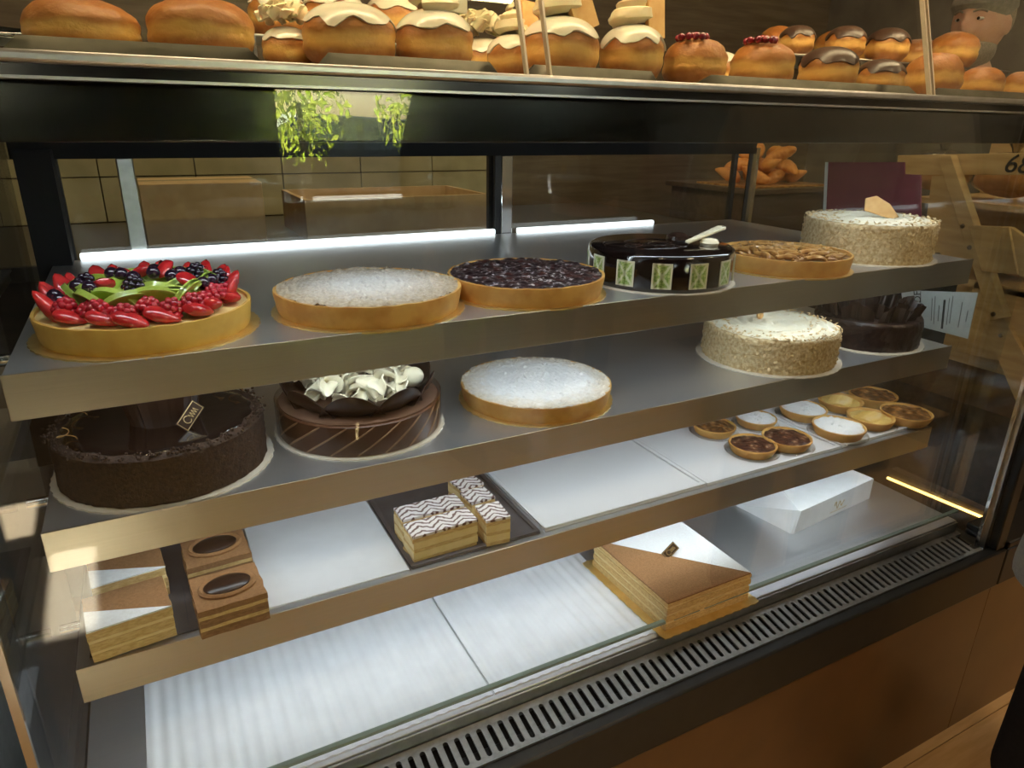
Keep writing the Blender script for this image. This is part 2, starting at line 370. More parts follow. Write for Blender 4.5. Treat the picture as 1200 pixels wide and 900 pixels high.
for k, (a, b, c, d) in enumerate(SUN_PANES):
    wn = struct(MB().box(a, b, Y0-0.09, Y0-0.08, c, d).build('window_%d' % (k+2), GLASS))
    fr = MB()
    for q in ((a, a+0.012, c, d), (b-0.012, b, c, d), (a, b, c, c+0.012), (a, b, d-0.012, d)): fr.box(q[0], q[1], Y0-0.11, Y0-0.06, q[2], q[3])
    fr.build('window_frame', BLACK, wn)
wn = struct(MB().box(0.75, 3.0, Y0-0.09, Y0-0.08, 0.80, 2.35).build('window_1', GLASS))
fr = MB()
for a, b, c, d in ((0.75, 0.79, 0.8, 2.35), (1.85, 1.9, 0.8, 2.35), (2.96, 3.0, 0.8, 2.35), (0.79, 2.96, 2.3, 2.35), (0.79, 2.96, 0.8, 0.84)): fr.box(a, b, Y0-0.11, Y0-0.06, c, d)
fr.build('window_frame', BLACK, wn)
aw = struct(MB().hexa([(0.3, Y0-2.75, 2.30), (3.4, Y0-2.75, 2.30), (3.4, Y0-0.15, 2.52), (0.3, Y0-0.15, 2.52)], [(0.3, Y0-2.75, 2.32), (3.4, Y0-2.75, 2.32), (3.4, Y0-0.15, 2.54), (0.3, Y0-0.15, 2.54)]).build('sun_blocker', mk('sun_blocker_cloth', (0.10, 0.09, 0.08), rough=0.9)))  # unseen canopy added to keep the sun out of the big window
PAVE = mk('pavement', (0.12, 0.115, 0.11), (0.17, 0.165, 0.155), 3, 0.9)
struct(MB().box(-14, 16, -24, Y0-0.15, -0.2, -0.02).build('pavement', PAVE))

# ------------------------------------------------------------------ the display case
XL, XR, YS, YB = -0.138, 1.381, 0.760, 1.390          # shelf ends, shelf front, shelf back
EL, ER, YE = -0.169, 1.444, 0.648                      # end glass planes and their front edge
ZS = (1.0833, 0.9126, 0.7378); LIP = 0.0467; ZD = 0.5348; YG = 0.700; ZT = 1.357
case = thing('display_case', 'long glass fronted refrigerated cake case with three steel shelves', 'display case', (0.6, 0.62, 0))
def cpart(mb, name, m, bevel=0, parent=None, lab=None, smooth=True):
    o = mb.build(name, m, parent or case, bevel=bevel, smooth=smooth)
    if parent is None: o.location = (-0.6, -0.62, 0)
    if lab: o['label'] = lab
    return o
cpart(MB().box(EL-0.03, ER+0.05, 0.66, 1.46, 0.0, 0.49), 'base', BLACK)
cpart(MB().box(EL-0.03, ER+0.05, 0.622, 0.66, 0.0, 0.405), 'kick_panel', KICK, lab='glossy brown laminate kick panel')
cpart(MB().box(EL-0.03, ER+0.05, 0.612, 0.66, 0.4055, 0.497), 'front_bumper', BLACK, 0.004, lab='wide black bumper band below the grille')
# air grille: frame rails and slats between rounded slots
gi, go_ = (0.690, 0.5125), (0.6315, 0.5015)
GT = Vector((0, gi[0]-go_[0], gi[1]-go_[1])); GL = GT.length
gT = Matrix.Translation((0, go_[0], go_[1])) @ Matrix.Rotation(math.atan2(GT.z, GT.y), 4, 'X')
grille = cpart(MB().box(EL+0.004, ER-0.004, 0, GL, -0.014, -0.010, gT), 'air_grille', VOID, lab='grey metal air grille along the front')
MB().box(EL+0.004, ER-0.004, 0, 0.007, -0.009, 0, gT).build('grille_rail', GRILLE, grille)
MB().box(EL+0.004, ER-0.004, GL-0.010, GL, -0.009, 0, gT).build('grille_rail', GRILLE, grille)
pit, sw = 0.0168, 0.0078; y0s, y1s = 0.007, GL-0.010; half = (pit-sw)/2; rr = sw/2
pts = []
for k in range(7): a = PI/2*k/6; pts.append((-half-rr+rr*math.sin(a), y0s+rr-rr*math.cos(a)))
for k in range(7): a = PI/2*k/6; pts.append((-half-rr*(1-math.cos(a)), y1s-rr+rr*math.sin(a)))
left = [(-pit/2, y0s)]+pts[1:7]+pts[7:13]+[(-pit/2, y1s)]
poly = left+[(-x, y) for x, y in reversed(left)]
sl = MB().prism(poly, -0.003, 0, gT).mesh('grille_slat', True); sl.materials.append(GRILLE)
n = int((ER-EL-0.02)/pit)
for k in range(n): obj('grille_slat', sl, None, grille, (EL+0.012+pit*(k+0.5), 0, 0))
# deck and sill
cpart(MB().box(EL+0.004, ER-0.004, 0.6955, YB, ZD-0.02, ZD), 'deck', SHELF_STEEL, 0.001)
cpart(MB().box(EL+0.004, ER-0.004, 0.6915, 0.695, 0.49, ZD-0.003), 'sill', DULL, 0.001, lab='pale alloy sill below the front glass')
cpart(MB().box(EL, ER, 1.40, 1.46, 0.4905, ZD), 'rear_sill', BLACK)
# glass
fg = cpart(MB().box(EL+0.004, ER-0.004, YG-0.003, YG+0.003, 0.554, 1.336), 'front_glass', GLASS, smooth=False)
MB().box(EL+0.004, ER-0.004, YG-0.0036, YG+0.0036, 0.5535, 0.5585).build('glass_edge', GLASS_EDGE, fg)
for x, nm in ((EL, 'end_glass'), (ER, 'end_glass')):
    e = cpart(MB().box(x-0.003, x+0.003, YE, 1.40, 0.4975, 1.336), nm, GLASS, smooth=False)
    MB().box(x-0.0038, x+0.0038, YE-0.004, YE+0.002, 0.498, 1.336).build('edge_trim', CHROME, e)
cpart(MB().box(ER+0.018, ER+0.05, YE-0.03, YE+0.004, 0.497, 1.336), 'corner_post', BLACK, 0.003)
cpart(MB().box(ER+0.006, ER+0.018, YE-0.012, YE+0.002, 0.497, 1.336), 'post_trim', DULL)
cpart(MB().box(EL+0.01, EL+0.06, 1.345, 1.40, ZD, 1.26), 'rear_post', VOID)
cpart(MB().box(ER-0.018, ER-0.006, 1.375, 1.40, ZD, 1.26), 'rear_post', CHROME)
# shelves
for i, z in enumerate(ZS):
    s = cpart(MB().box(XL, XR, YS+0.003, YB, z-0.006, z-0.002), 'shelf', SHELF_STEEL, 0.0008)
    lp = MB(); lp.box(XL, XR, YS-0.0015, YS+0.0015, z-LIP, z)
    lp.build('shelf_lip', STEEL, s, bevel=0.0006, )['label'] = 'brushed steel front lip of the shelf'
    MB().box(XL+0.002, XR-0.002, YS+0.0015, YS+0.016, z-LIP, z-LIP+0.003).build('lip_return', STEEL, s)
    MB().box(XL+0.02, XR-0.02, YS+0.010, YS+0.022, z-0.017, z-0.007).build('led_strip', LED_W, s)
    for x in (XL+0.004, XR-0.004):
        MB().box(x-0.0015, x+0.0015, YS+0.004, YB-0.05, z-0.020, z-0.0065).build('side_flange', DULL, s)
    for x in (EL+0.008, ER-0.008):
        MB().tube([(x, YS+0.10, z-0.013), (x+(0.02 if x < 0.5 else -0.02)*1.2, YS+0.10, z-0.013)], 0.006, 10).build('shelf_pin', CHROME, s)
    light('shelf_led_light', 'AREA', ((XL+XR)/2, YS+0.028, z-0.02), 1.0 if i < 2 else 1.5, COOL, (XR-XL-0.06, 0.012), (0, 0.35, -1))
# header, ceiling, counter
cpart(MB().box(EL-0.01, ER+0.03, 0.712, 0.745, 1.290, 1.336), 'header', BLACKGLOSS, 0.002, lab='black header band behind the glass')
cpart(MB().box(EL-0.01, ER+0.03, 0.745, 1.46, 1.318, 1.336), 'case_ceiling', BLACK)
cpart(MB().box(EL-0.01, ER+0.03, 0.675, 1.46, 1.3475, ZT), 'counter_top', DULL, 0.003, lab='grey metal counter top carrying the trays')
cpart(MB().box(EL-0.01, ER+0.03, 0.681, 1.46, 1.3390, 1.3473), 'counter_fascia', BLACKGLOSS)
cpart(MB().box(EL-0.01, ER+0.03, 0.678, 0.70, 1.3365, 1.3388), 'fascia_bead', DULL)
cpart(MB().box(XL, XR, 0.752, 0.768, 1.307, 1.3175), 'ceiling_led', LED_W)
light('case_ceiling_led_light', 'AREA', ((XL+XR)/2, 0.79, 1.304), 1.9, COOL, (XR-XL, 0.012), (0, 0.42, -1))
# rear sliding doors
cpart(MB().box(EL, ER, 1.395, 1.425, 1.245, 1.318), 'rear_top_rail', VOID)
for (a, b, y) in ((-0.112, 0.70, 1.408), (0.69, 1.40, 1.422)):
    d = cpart(MB().box(a, b, y-0.002, y+0.002, ZD, 1.246), 'sliding_door', GLASS, smooth=False)
    for x in (a, b): MB().box(x-0.006, x+0.006, y-0.006, y+0.006, ZD, 1.246).build('door_frame', BLACK, d)
dd = cpart(MB().box(0.705, 0.733, 1.396, 1.405, ZD, 1.246), 'door_stile', CHROME, 0.002)
cpart(MB().box(0.688, 0.704, 1.394, 1.404, ZD, 1.246), 'door_stile', BLACK, 0.002)
cpart(MB().box(-0.022, 0.004, 1.396, 1.404, ZD, 1.246), 'door_stile', DULL, 0.002)
cpart(MB().box(-0.10, 0.685, 1.382, 1.3925, ZS[0]-0.002, ZS[0]+0.010), 'rear_led', LED_W, 0.003, lab='bright cool light strip along the back of the top shelf')
cpart(MB().box(0.74, 1.12, 1.382, 1.3925, ZS[0]-0.002, ZS[0]+0.009), 'rear_led', LED_W, 0.003)
# raised glass screen of the upper counter: three leaning panes with polished edges
SLOPE = 0.32; UG0 = Vector((0, 0.682, ZT)); UH = 0.30
def upane(xa, xb):
    b = [(xa, UG0.y-0.003, ZT), (xb, UG0.y-0.003, ZT), (xb, UG0.y+0.003, ZT), (xa, UG0.y+0.003, ZT)]
    t = [(x, y+SLOPE*UH, ZT+UH) for x, y, z in b]
    p = cpart(MB().hexa(b, t), 'upper_glass', GLASS, smooth=False)
    for x in (xa, xb):
        MB().hexa([(x-0.0012, UG0.y-0.0035, ZT), (x+0.0012, UG0.y-0.0035, ZT), (x+0.0012, UG0.y+0.0035, ZT), (x-0.0012, UG0.y+0.0035, ZT)],
            [(x-0.0012, UG0.y-0.0035+SLOPE*UH, ZT+UH), (x+0.0012, UG0.y-0.0035+SLOPE*UH, ZT+UH), (x+0.0012, UG0.y+0.0035+SLOPE*UH, ZT+UH), (x-0.0012, UG0.y+0.0035+SLOPE*UH, ZT+UH)]).build('pane_edge', mk('pale_glass_edge', (0.75, 0.66, 0.5), rough=0.2), p)
ja = ony(617, 94, UG0.y).x; jb = ony(644, 100, UG0.y).x; jc = ony(1089, 121, UG0.y).x
upane(EL-0.005, ja); upane(jb, jc-0.004); upane(jc+0.004, ER+0.025)
cpart(MB().box(EL-0.01, ER+0.03, UG0.y+SLOPE*UH-0.02, 1.40, ZT+UH+0.002, ZT+UH+0.02), 'upper_shelf', BLACK, 0.003)
cpart(MB().box(EL-0.01, EL+0.01, UG0.y+SLOPE*UH, 1.40, ZT, ZT+UH+0.002), 'upper_support', DULL)
cpart(MB().box(EL+0.05, ER-0.03, UG0.y+SLOPE*UH+0.03, UG0.y+SLOPE*UH+0.05, ZT+UH-0.008, ZT+UH+0.002), 'upper_led', emit('warm_tube', (1.0, 0.78, 0.48), 5.0))
light('upper_led_light', 'AREA', (0.64, UG0.y+SLOPE*UH-0.008, ZT+UH-0.012), 6.0, (1.0, 0.74, 0.42), (1.5, 0.02), (0, 0.10, -1))

ac = thing('adjoining_counter', 'low dark counter with brown kick panel carrying on past the case end', 'counter', (ER+0.052, 0.612, 0))
MB().box(0, 0.85, 0.010, 0.09, 0, 0.4053).build('kick_panel', KICK, ac); MB().box(0, 0.85, 0.0, 0.09, 0.4055, 0.497).build('front_bumper', BLACK, ac, bevel=0.004)
MB().box(0, 0.85, 0.0, 0.09, 0.4972, 0.512).build('top_board', BLACK, ac, bevel=0.003)

sc0 = thing('steel_cabinet', 'grey steel cabinet standing against the other end of the case', 'cabinet', (-0.52, 0.70, 0))
MB().box(-0.30, 0.29, 0.02, 0.70, 0.08, 0.80).build('cabinet_body', DULL, sc0, bevel=0.004); MB().box(-0.31, 0.295, 0.0, 0.71, 0.8005, 0.83).build('cabinet_top', SHELF_STEEL, sc0, bevel=0.003)
MB().box(-0.28, 0.28, 0.04, 0.68, 0.0, 0.0795).build('plinth', BLACK, sc0)
for x in (-0.145, 0.145):
    d_ = MB().box(x-0.14, x+0.14, 0.004, 0.0195, 0.10, 0.78).build('cabinet_door', DULL, sc0, bevel=0.003)
    MB().tube([(x*0.2, -0.012, 0.50), (x*0.2, -0.012, 0.66)], 0.006, 8).build('door_handle', CHROME, d_)

# ------------------------------------------------------------------ round cakes and tarts
def gold_board(p, rad, m=GOLD, z=0.0):
    MB().lathe([(0, z), (rad, z), (rad, z+0.002), (0, z+0.002)], 96, lambda a, r, zz: (r*(1+0.012*abs(math.sin(a*24))), zz)).build('cake_board', m, p)
def tart_shell(p, rad, h, m, flute=0.0):
    MB().lathe([(0, 0.002), (rad*0.955, 0.002), (rad*0.97, 0.006), (rad, h-0.003), (rad*0.995, h), (rad*0.965, h), (rad*0.955, h-0.006), (0, h-0.006)], 96,
        lambda a, r, z: (r*(1+flute*math.sin(a*36)+0.006*nz(math.cos(a)*3, math.sin(a)*3, z*40)), z+(0.0012*nz(math.cos(a)*6, math.sin(a)*6, 3) if z > h*0.8 else 0))).build('tart_shell', m, p)
Z1, Z2, Z3 = (z-0.002 for z in ZS)

# fruit tart
ft = thing('fruit_tart', 'glazed fresh fruit tart heaped with kiwi, strawberries and dark berries', 'tart', (-0.008, 0.878, Z1))
gold_board(ft, 0.1185); tart_shell(ft, 0.112, 0.031, CRUST_Y)
MB().disc(0.108, 8, 60, lambda x, y: 0.0275+0.006*(1-(x*x+y*y)/0.0117)).build('custard', CUSTARD, ft)
def straw():
    m = MB(); prof = [(0, -0.019), (0.005, -0.016), (0.010, -0.008), (0.0128, 0.002), (0.0125, 0.009), (0.008, 0.014), (0, 0.0155)]
    m.lathe(prof, 18); m.v = [(x, y*0.55, z) for x, y, z in m.v]; me = m.mesh('strawberry_piece'); me.materials.append(RED); return me
STRAW = straw()
rm = MB()
for j, (z, r, c) in enumerate(((0.0, 0.0085, 9), (0.005, 0.0075, 8), (0.0095, 0.005, 6), (0.012, 0.0, 1))):
    for k in range(c): a = 2*PI*k/c+j*0.4; rm.ball((r*math.cos(a), r*math.sin(a), z), 0.0034, 8, 6)
rm.ball((0, 0, 0.004), 0.008, 10, 8); RASPM = rm.mesh('raspberry'); RASPM.materials.append(RASP)
bk = MB()
for j, (z, r, c) in enumerate(((0.0, 0.007, 8), (0.0045, 0.0065, 7), (0.009, 0.004, 5), (0.011, 0, 1))):
    for k in range(c): a = 2*PI*k/c+j*0.4; bk.ball((r*math.cos(a), r*math.sin(a), z), 0.0033, 8, 6)
bk.ball((0, 0, 0.004), 0.007, 10, 8); BLACKM = bk.mesh('blackberry'); BLACKM.materials.append(DARKB)
bb = MB().ball((0, 0, 0), 0.0075, 14, 10); BLUEM = bb.mesh('blueberry'); BLUEM.materials.append(DARKB)
kw = MB().lathe([(0, -0.0022), (0.0215, -0.0022), (0.0225, -0.001), (0.0225, 0.001), (0.0215, 0.0022), (0, 0.0022)], 20, a0=0, a1=PI)
kw.prism([(0.0225*math.cos(PI*k/20), 0.0225*math.sin(PI*k/20)) for k in range(21)], -0.0021, 0.0021); KIWIM = kw.mesh('kiwi_slice'); KIWIM.materials.append(KIWI)
# strawberry halves stand round the back and sides, tips outward; a few lie along the front
def put(nm, me, M4): o = obj(nm, me, None, ft); o.matrix_local = M4
for k in range(15):
    a = R(-18+216*k/14)+0.05*math.sin(k*3.3); lean = 0.42+0.16*math.sin(k*2.3); rad = 0.093+0.003*math.sin(k*5.1)
    put('strawberry_piece', STRAW, Matrix.Rotation(a-PI/2, 4, 'Z') @ Matrix.Translation((0, rad, 0.043)) @ Matrix.Rotation(-lean, 4, 'X') @ Matrix.Rotation(PI, 4, 'X') @ Matrix.Rotation(0.25*math.sin(k*3.7), 4, 'Z') @ Matrix.Scale(0.95+0.25*abs(math.sin(k*1.9)), 4))
for k in range(8):
    a = R(202+136*k/7)+0.04*math.sin(k*4.1); rad = 0.091+0.004*math.sin(k*2.9)
    put('strawberry_piece', STRAW, Matrix.Rotation(a-PI/2, 4, 'Z') @ Matrix.Translation((0, rad, 0.037)) @ Matrix.Rotation(PI/2+0.5*math.sin(k*1.3), 4, 'Z') @ Matrix.Rotation(1.25, 4, 'X') @ Matrix.Scale(0.85+0.25*abs(math.sin(k*2.7)), 4))
for k in range(11):
    a = R(196+148*k/10); r_ = 0.082+0.006*math.sin(k*2.1); put('raspberry', RASPM, Matrix.Translation((r_*math.cos(a), r_*math.sin(a), 0.037+0.003*(k % 2))) @ Euler((0.6*math.sin(k), 0.5*math.cos(k*2), k)).to_matrix().to_4x4() @ Matrix.Scale(1.15, 4))
# kiwi half moons overlap in a ring, their round green edges up and out
for k in range(20):
    a = 2*PI*k/20+0.1; rad = 0.058+0.004*math.sin(k*2.7); tl = R(56+10*math.sin(k*3.1)) if math.sin(a) < 0.3 else R(35)
    put('kiwi_slice', KIWIM, Matrix.Rotation(a-PI/2, 4, 'Z') @ Matrix.Translation((0, rad, 0.042)) @ Matrix.Rotation(R(22*math.sin(k*1.9)), 4, 'Z') @ Matrix.Rotation(tl, 4, 'X') @ Matrix.Diagonal((1.35, 1.05, 1.5, 1)))
for k in range(9):
    a = 2*PI*k/9+0.4; put('kiwi_slice', KIWIM, Matrix.Translation((0.031*math.cos(a), 0.028*math.sin(a), 0.046)) @ Matrix.Rotation(a*1.7, 4, 'Z') @ Matrix.Rotation(R(40), 4, 'X') @ Matrix.Diagonal((1.0, 1.0, 1.6, 1)))
for k, (x, y, z) in enumerate(((-0.062, -0.020, 0.060), (-0.050, -0.034, 0.060), (-0.02, 0.0, 0.066), (-0.008, -0.014, 0.064), (0.012, -0.004, 0.066), (0.030, -0.012, 0.062), (0.040, 0.006, 0.062), (0.014, 0.022, 0.064), (-0.030, 0.024, 0.063), (0.060, -0.036, 0.056), (0.070, -0.022, 0.056), (-0.085, -0.01, 0.050), (-0.080, -0.026, 0.048))):
    put('blueberry', BLUEM, Matrix.Translation((x, y, z)))
for k, (x, y, z) in enumerate(((-0.056, -0.004, 0.056), (0.056, 0.018, 0.055), (0.024, 0.04, 0.056), (0.078, -0.004, 0.050), (-0.01, -0.036, 0.056))):
    put('blackberry', BLACKM, Matrix.Translation((x, y, z)) @ Euler((0.3*math.sin(k), 0.3*math.cos(k), k)).to_matrix().to_4x4() @ Matrix.Scale(1.15, 4))
for k, (x, y, z) in enumerate(((-0.036, -0.022, 0.060), (-0.002, 0.012, 0.064), (0.024, 0.012, 0.066), (0.046, -0.022, 0.058), (-0.018, 0.044, 0.058), (0.062, 0.032, 0.054))):
    put('strawberry_piece', STRAW, Matrix.Translation((x, y, z)) @ Euler((1.1, 0.5*math.sin(k), k*1.3)).to_matrix().to_4x4() @ Matrix.Scale(0.85, 4))

def crumb_h(seed, h, amp=0.0022):
    def f(x, y):
        r2 = x*x+y*y
        return h+0.0025*(1-r2/0.013)+amp*abs(nz(x, y, seed, 110))*1.6+amp*0.8*nz(x, y, seed+4, 260)
    return f
ct = thing('crumble_tart', 'thin sugar dusted crumble tart between the fruit tart and the dark berry tart', 'tart', (0.250, 0.873, Z1))
gold_board(ct, 0.1225); tart_shell(ct, 0.119, 0.030, CRUST)
MB().disc(0.1155, 60, 150, crumb_h(2, 0.0285, 0.0034)).build('crumble_topping', CRUMBLE_A, ct)
pt_ = thing('sugared_tart', 'crumble tart whitened with icing sugar on the middle shelf', 'tart', (0.506, 0.878, Z2))
gold_board(pt_, 0.1185); tart_shell(pt_, 0.1165, 0.027, CRUST)
MB().disc(0.115, 60, 150, crumb_h(9, 0.0265, 0.0026)).build('crumble_topping', CRUMBLE_B, pt_)
bt = thing('berry_tart', 'dark baked berry tart with sugar specks on the top shelf', 'tart', (0.481, 0.872, Z1))
gold_board(bt, 0.1155); tart_shell(bt, 0.113, 0.029, CRUST)
def berry_h(x, y):
    d = noise.voronoi(Vector((x*75, y*75, 1.3)))[0]
    return 0.0275+0.0055*max(0, 0.75-d[0])
MB().disc(0.1092, 60, 170, berry_h).build('berry_filling', BAKED, bt)

# chocolate cake with green leaf panels
gc = thing('glazed_cake', 'black glazed round cake with green leaf print squares round its side', 'cake', (0.717, 0.864, Z1))
gold_board(gc, 0.117, CARD)
MB().lathe([(0, 0.002), (0.111, 0.002), (0.1125, 0.004), (0.1125, 0.051), (0.110, 0.0545), (0.106, 0.056), (0, 0.0565)], 96).build('glaze', GLAZE, gc)
def panel_mesh(rad, wdt, hgt, th):
    m = MB(); n = 6; A = [(-wdt/2+wdt*k/n)/rad for k in range(n+1)]
    for k in range(n):
        q = []
        for zz in (-hgt/2, hgt/2):
            for rr_, aa in ((rad, A[k]), (rad, A[k+1]), (rad+th, A[k+1]), (rad+th, A[k])): q.append((rr_*math.sin(aa), -rr_*math.cos(aa)+rad, zz))
        m.hexa(q[:4], q[4:])
    me = m.mesh('leaf_panel'); me.materials.append(TILE_G); return me
PM = panel_mesh(0.1127, 0.0285, 0.037, 0.0012)
for k in range(13):
    a = 2*PI*k/13+0.32; x, y = 0.1127*math.sin(a), -0.1127*math.cos(a)
    obj('leaf_panel', PM, None, gc, (x, y, 0.0265), (0, 0, a))
sw_ = MB()
for k in range(7):
    cx, cy, r_ = 0.03*math.cos(k*2.4)-0.035, 0.03*math.sin(k*1.7)-0.005, 0.016+0.007*(k % 3)
    sw_.tube([(cx+r_*1.4*math.cos(t*0.3+k), cy+r_*math.sin(t*0.3+k), 0.0568) for t in range(19)], 0.00055, 6)
sw_.build('piped_swirl', CHOC, gc)
MB().prism([(-0.055, -0.004), (0.05, -0.008), (0.056, 0.0), (0.05, 0.008), (-0.055, 0.004)], -0.002, 0.002).build('chocolate_stick', mk('marbled_chocolate', (0.62, 0.54, 0.36), (0.78, 0.71, 0.53), 60, 0.4, sc=(1, 6, 1)), gc, (0.062, -0.030, 0.071), (0.05, -0.12, 0.33), 0.001)
MB().lathe([(0, 0), (0.016, 0.0), (0.0185, 0.004), (0.017, 0.010), (0.010, 0.014), (0, 0.015)], 24).build('dark_truffle', CHOC, gc, (0.034, 0.002, 0.0565))
MB().lathe([(0, 0), (0.013, 0), (0.015, 0.004), (0.012, 0.009), (0, 0.011)], 24).build('cream_button', WCHOC, gc, (0.060, -0.042, 0.0562))

# caramel apple tart
at = thing('apple_tart', 'caramelised apple tart with curled slices beside the white almond cake', 'tart', (0.985, 0.855, Z1))
gold_board(at, 0.112); tart_shell(at, 0.109, 0.029, CRUST)
MB().disc(0.105, 30, 100, lambda x, y: 0.024+0.002*nz(x, y, 5, 60)).build('filling', NUTS, at)
AS = MB().tube([(0.020*math.cos(t), 0.012*math.sin(t), 0.004*math.sin(2*t)) for t in np.linspace(0.2, PI-0.2, 9)], [0.001, 0.003, 0.004, 0.0045, 0.0048, 0.0045, 0.004, 0.003, 0.001], 8).mesh('apple_slice'); AS.materials.append(CARAMEL)
for ring, (r_, c) in enumerate(((0.09, 24), (0.068, 18), (0.045, 13), (0.022, 7))):
    for k in range(c):
        a = 2*PI*k/c+ring*0.3; obj('apple_slice', AS, None, at, (r_*math.cos(a), r_*math.sin(a), 0.0275), (0.35*math.sin(k*3), 0.3, a+PI/2+0.5*math.sin(k*1.3)))

# almond cakes
def almond_cake(name, label, loc, rad, h, seed, deco, m_board=CARD):
    c = thing(name, label, 'cake', loc); random.seed(seed)
    gold_board(c, rad*1.085, m_board)
    def fn(a, r, z):
        k = 1 if r > rad*0.9 else 0
        return r+k*(0.0022*nz(math.cos(a)*r, math.sin(a)*r, z+seed, 160)+0.0015*nz(math.cos(a)*r, math.sin(a)*r, z+seed, 380)), z
    MB().lathe([(0, 0.002)]+[(rad, 0.002+(h-0.006)*i/18) for i in range(19)]+[(rad*0.985, h-0.001), (rad*0.95, h), (0, h)], 150, fn).build('almond_coat', ALMOND, c)
    def top(x, y):
        r_ = math.hypot(x, y); a = math.atan2(y, x)
        return h+0.0006+0.004*(0.5+0.5*math.sin(r_*300+a*2+2*nz(x, y, seed, 30)))*sm(rad*0.97, rad*0.8, r_)+0.0015*nz(x, y, seed, 120)
    MB().disc(rad*0.96, 44, 120, top).build('buttercream_top', BUTTERCREAM, c)
    fl = MB()
    for k in range(900):
        a = random.random()*2*PI
        if k < 560: P = Vector((rad*1.012*math.cos(a), rad*1.012*math.sin(a), random.uniform(0.004, h-0.001))); nn = Vector((math.cos(a), math.sin(a), random.uniform(-0.3, 0.3)))
        else:
            rr_ = rad*(1-0.45*random.random()**2); P = Vector((rr_*math.cos(a), rr_*math.sin(a), h+0.003)); nn = Vector((random.uniform(-.5, .5), random.uniform(-.5, .5), 1))
        q = (nn+Vector((random.uniform(-.5, .5), random.uniform(-.5, .5), random.uniform(-.5, .5)))).to_track_quat('Z', 'Y').to_matrix().to_4x4()
        s = random.uniform(0.0018, 0.0042); T = Matrix.Translation(P) @ q @ Matrix.Rotation(random.random()*6, 4, 'Z')
        fl.prism([(s, 0), (s*0.5, s*0.6), (-s*0.7, s*0.5), (-s, -0.1*s), (-s*0.3, -s*0.6), (s*0.6, -s*0.5)], 0, 0.0006, T)
    fo = fl.build('almond_flakes', FLAKE, c, smooth=False); fo['kind'] = 'stuff'
    deco(c, h); return c
def deco_shard(c, h):
    MB().prism([(-0.030, 0), (-0.034, 0.022), (-0.016, 0.030), (0.010, 0.020), (0.032, 0.0), (0.018, -0.006)], -0.0015, 0.0015).build('biscuit_shard', BISCUIT, c, (0.0, -0.02, h+0.011), (PI/2-0.25, 0.15, -0.75), 0.0008)
def deco_nut(c, h):
    MB().ball((0, 0, 0), 0.008, 12, 8, None, (1.4, 0.7, 1)).build('almond', BISCUIT, c, (0.0, 0.03, h+0.009), (0, 0.5, 0.4))
almond_cake('almond_cake', 'pale almond coated cake with a biscuit shard standing on top', (1.224, 0.876, Z1), 0.114, 0.070, 3, deco_shard)
almond_cake('almond_cake', 'white topped almond crumb cake on the middle shelf next to the dark cake', (1.000, 0.874, Z2), 0.118, 0.062, 11, deco_nut, CARD)

# big chocolate cake
cc = thing('chocolate_cake', 'big chocolate cake with mirror glaze, crumb side and gold edged plaque', 'cake', (-0.014, 0.882, Z2))
gold_board(cc, 0.1235, CARD)
MB().lathe([(0, 0.002)]+[(0.1165, 0.003+0.054*i/14) for i in range(15)]+[(0.113, 0.0595), (0.09, 0.060), (0, 0.060)], 150,
    lambda a, r, z: (r+(0.0018*nz(math.cos(a)*r, math.sin(a)*r, z, 170) if r > 0.11 else 0), z)).build('crumb_coat', CRUMB, cc)
def glz(x, y):
    return 0.0615+0.0006*nz(x, y, 2, 60)
MB().lathe([(0.0, 0.0615)]+[(0.10*i/10, 0.0615) for i in range(1, 11)]+[(0.1035, 0.0605), (0.1042, 0.0595)], 120,
    lambda a, r, z: (r*(1+(0.03*nz(math.cos(a)*4, math.sin(a)*4, 6)+0.012*math.sin(a*17)) if r > 0.09 else 1), z)).build('mirror_glaze', GLAZE, cc)
cr = MB(); random.seed(5)
for k in range(420):
    a = random.random()*2*PI; r_ = 0.1135+random.gauss(0, 0.004); cr.ball((r_*math.cos(a), r_*math.sin(a), 0.0605+random.random()*0.003), random.uniform(0.001, 0.0022), 6, 4)
fo = cr.build('crumb_rim', CRUMB, cc); fo['kind'] = 'stuff'
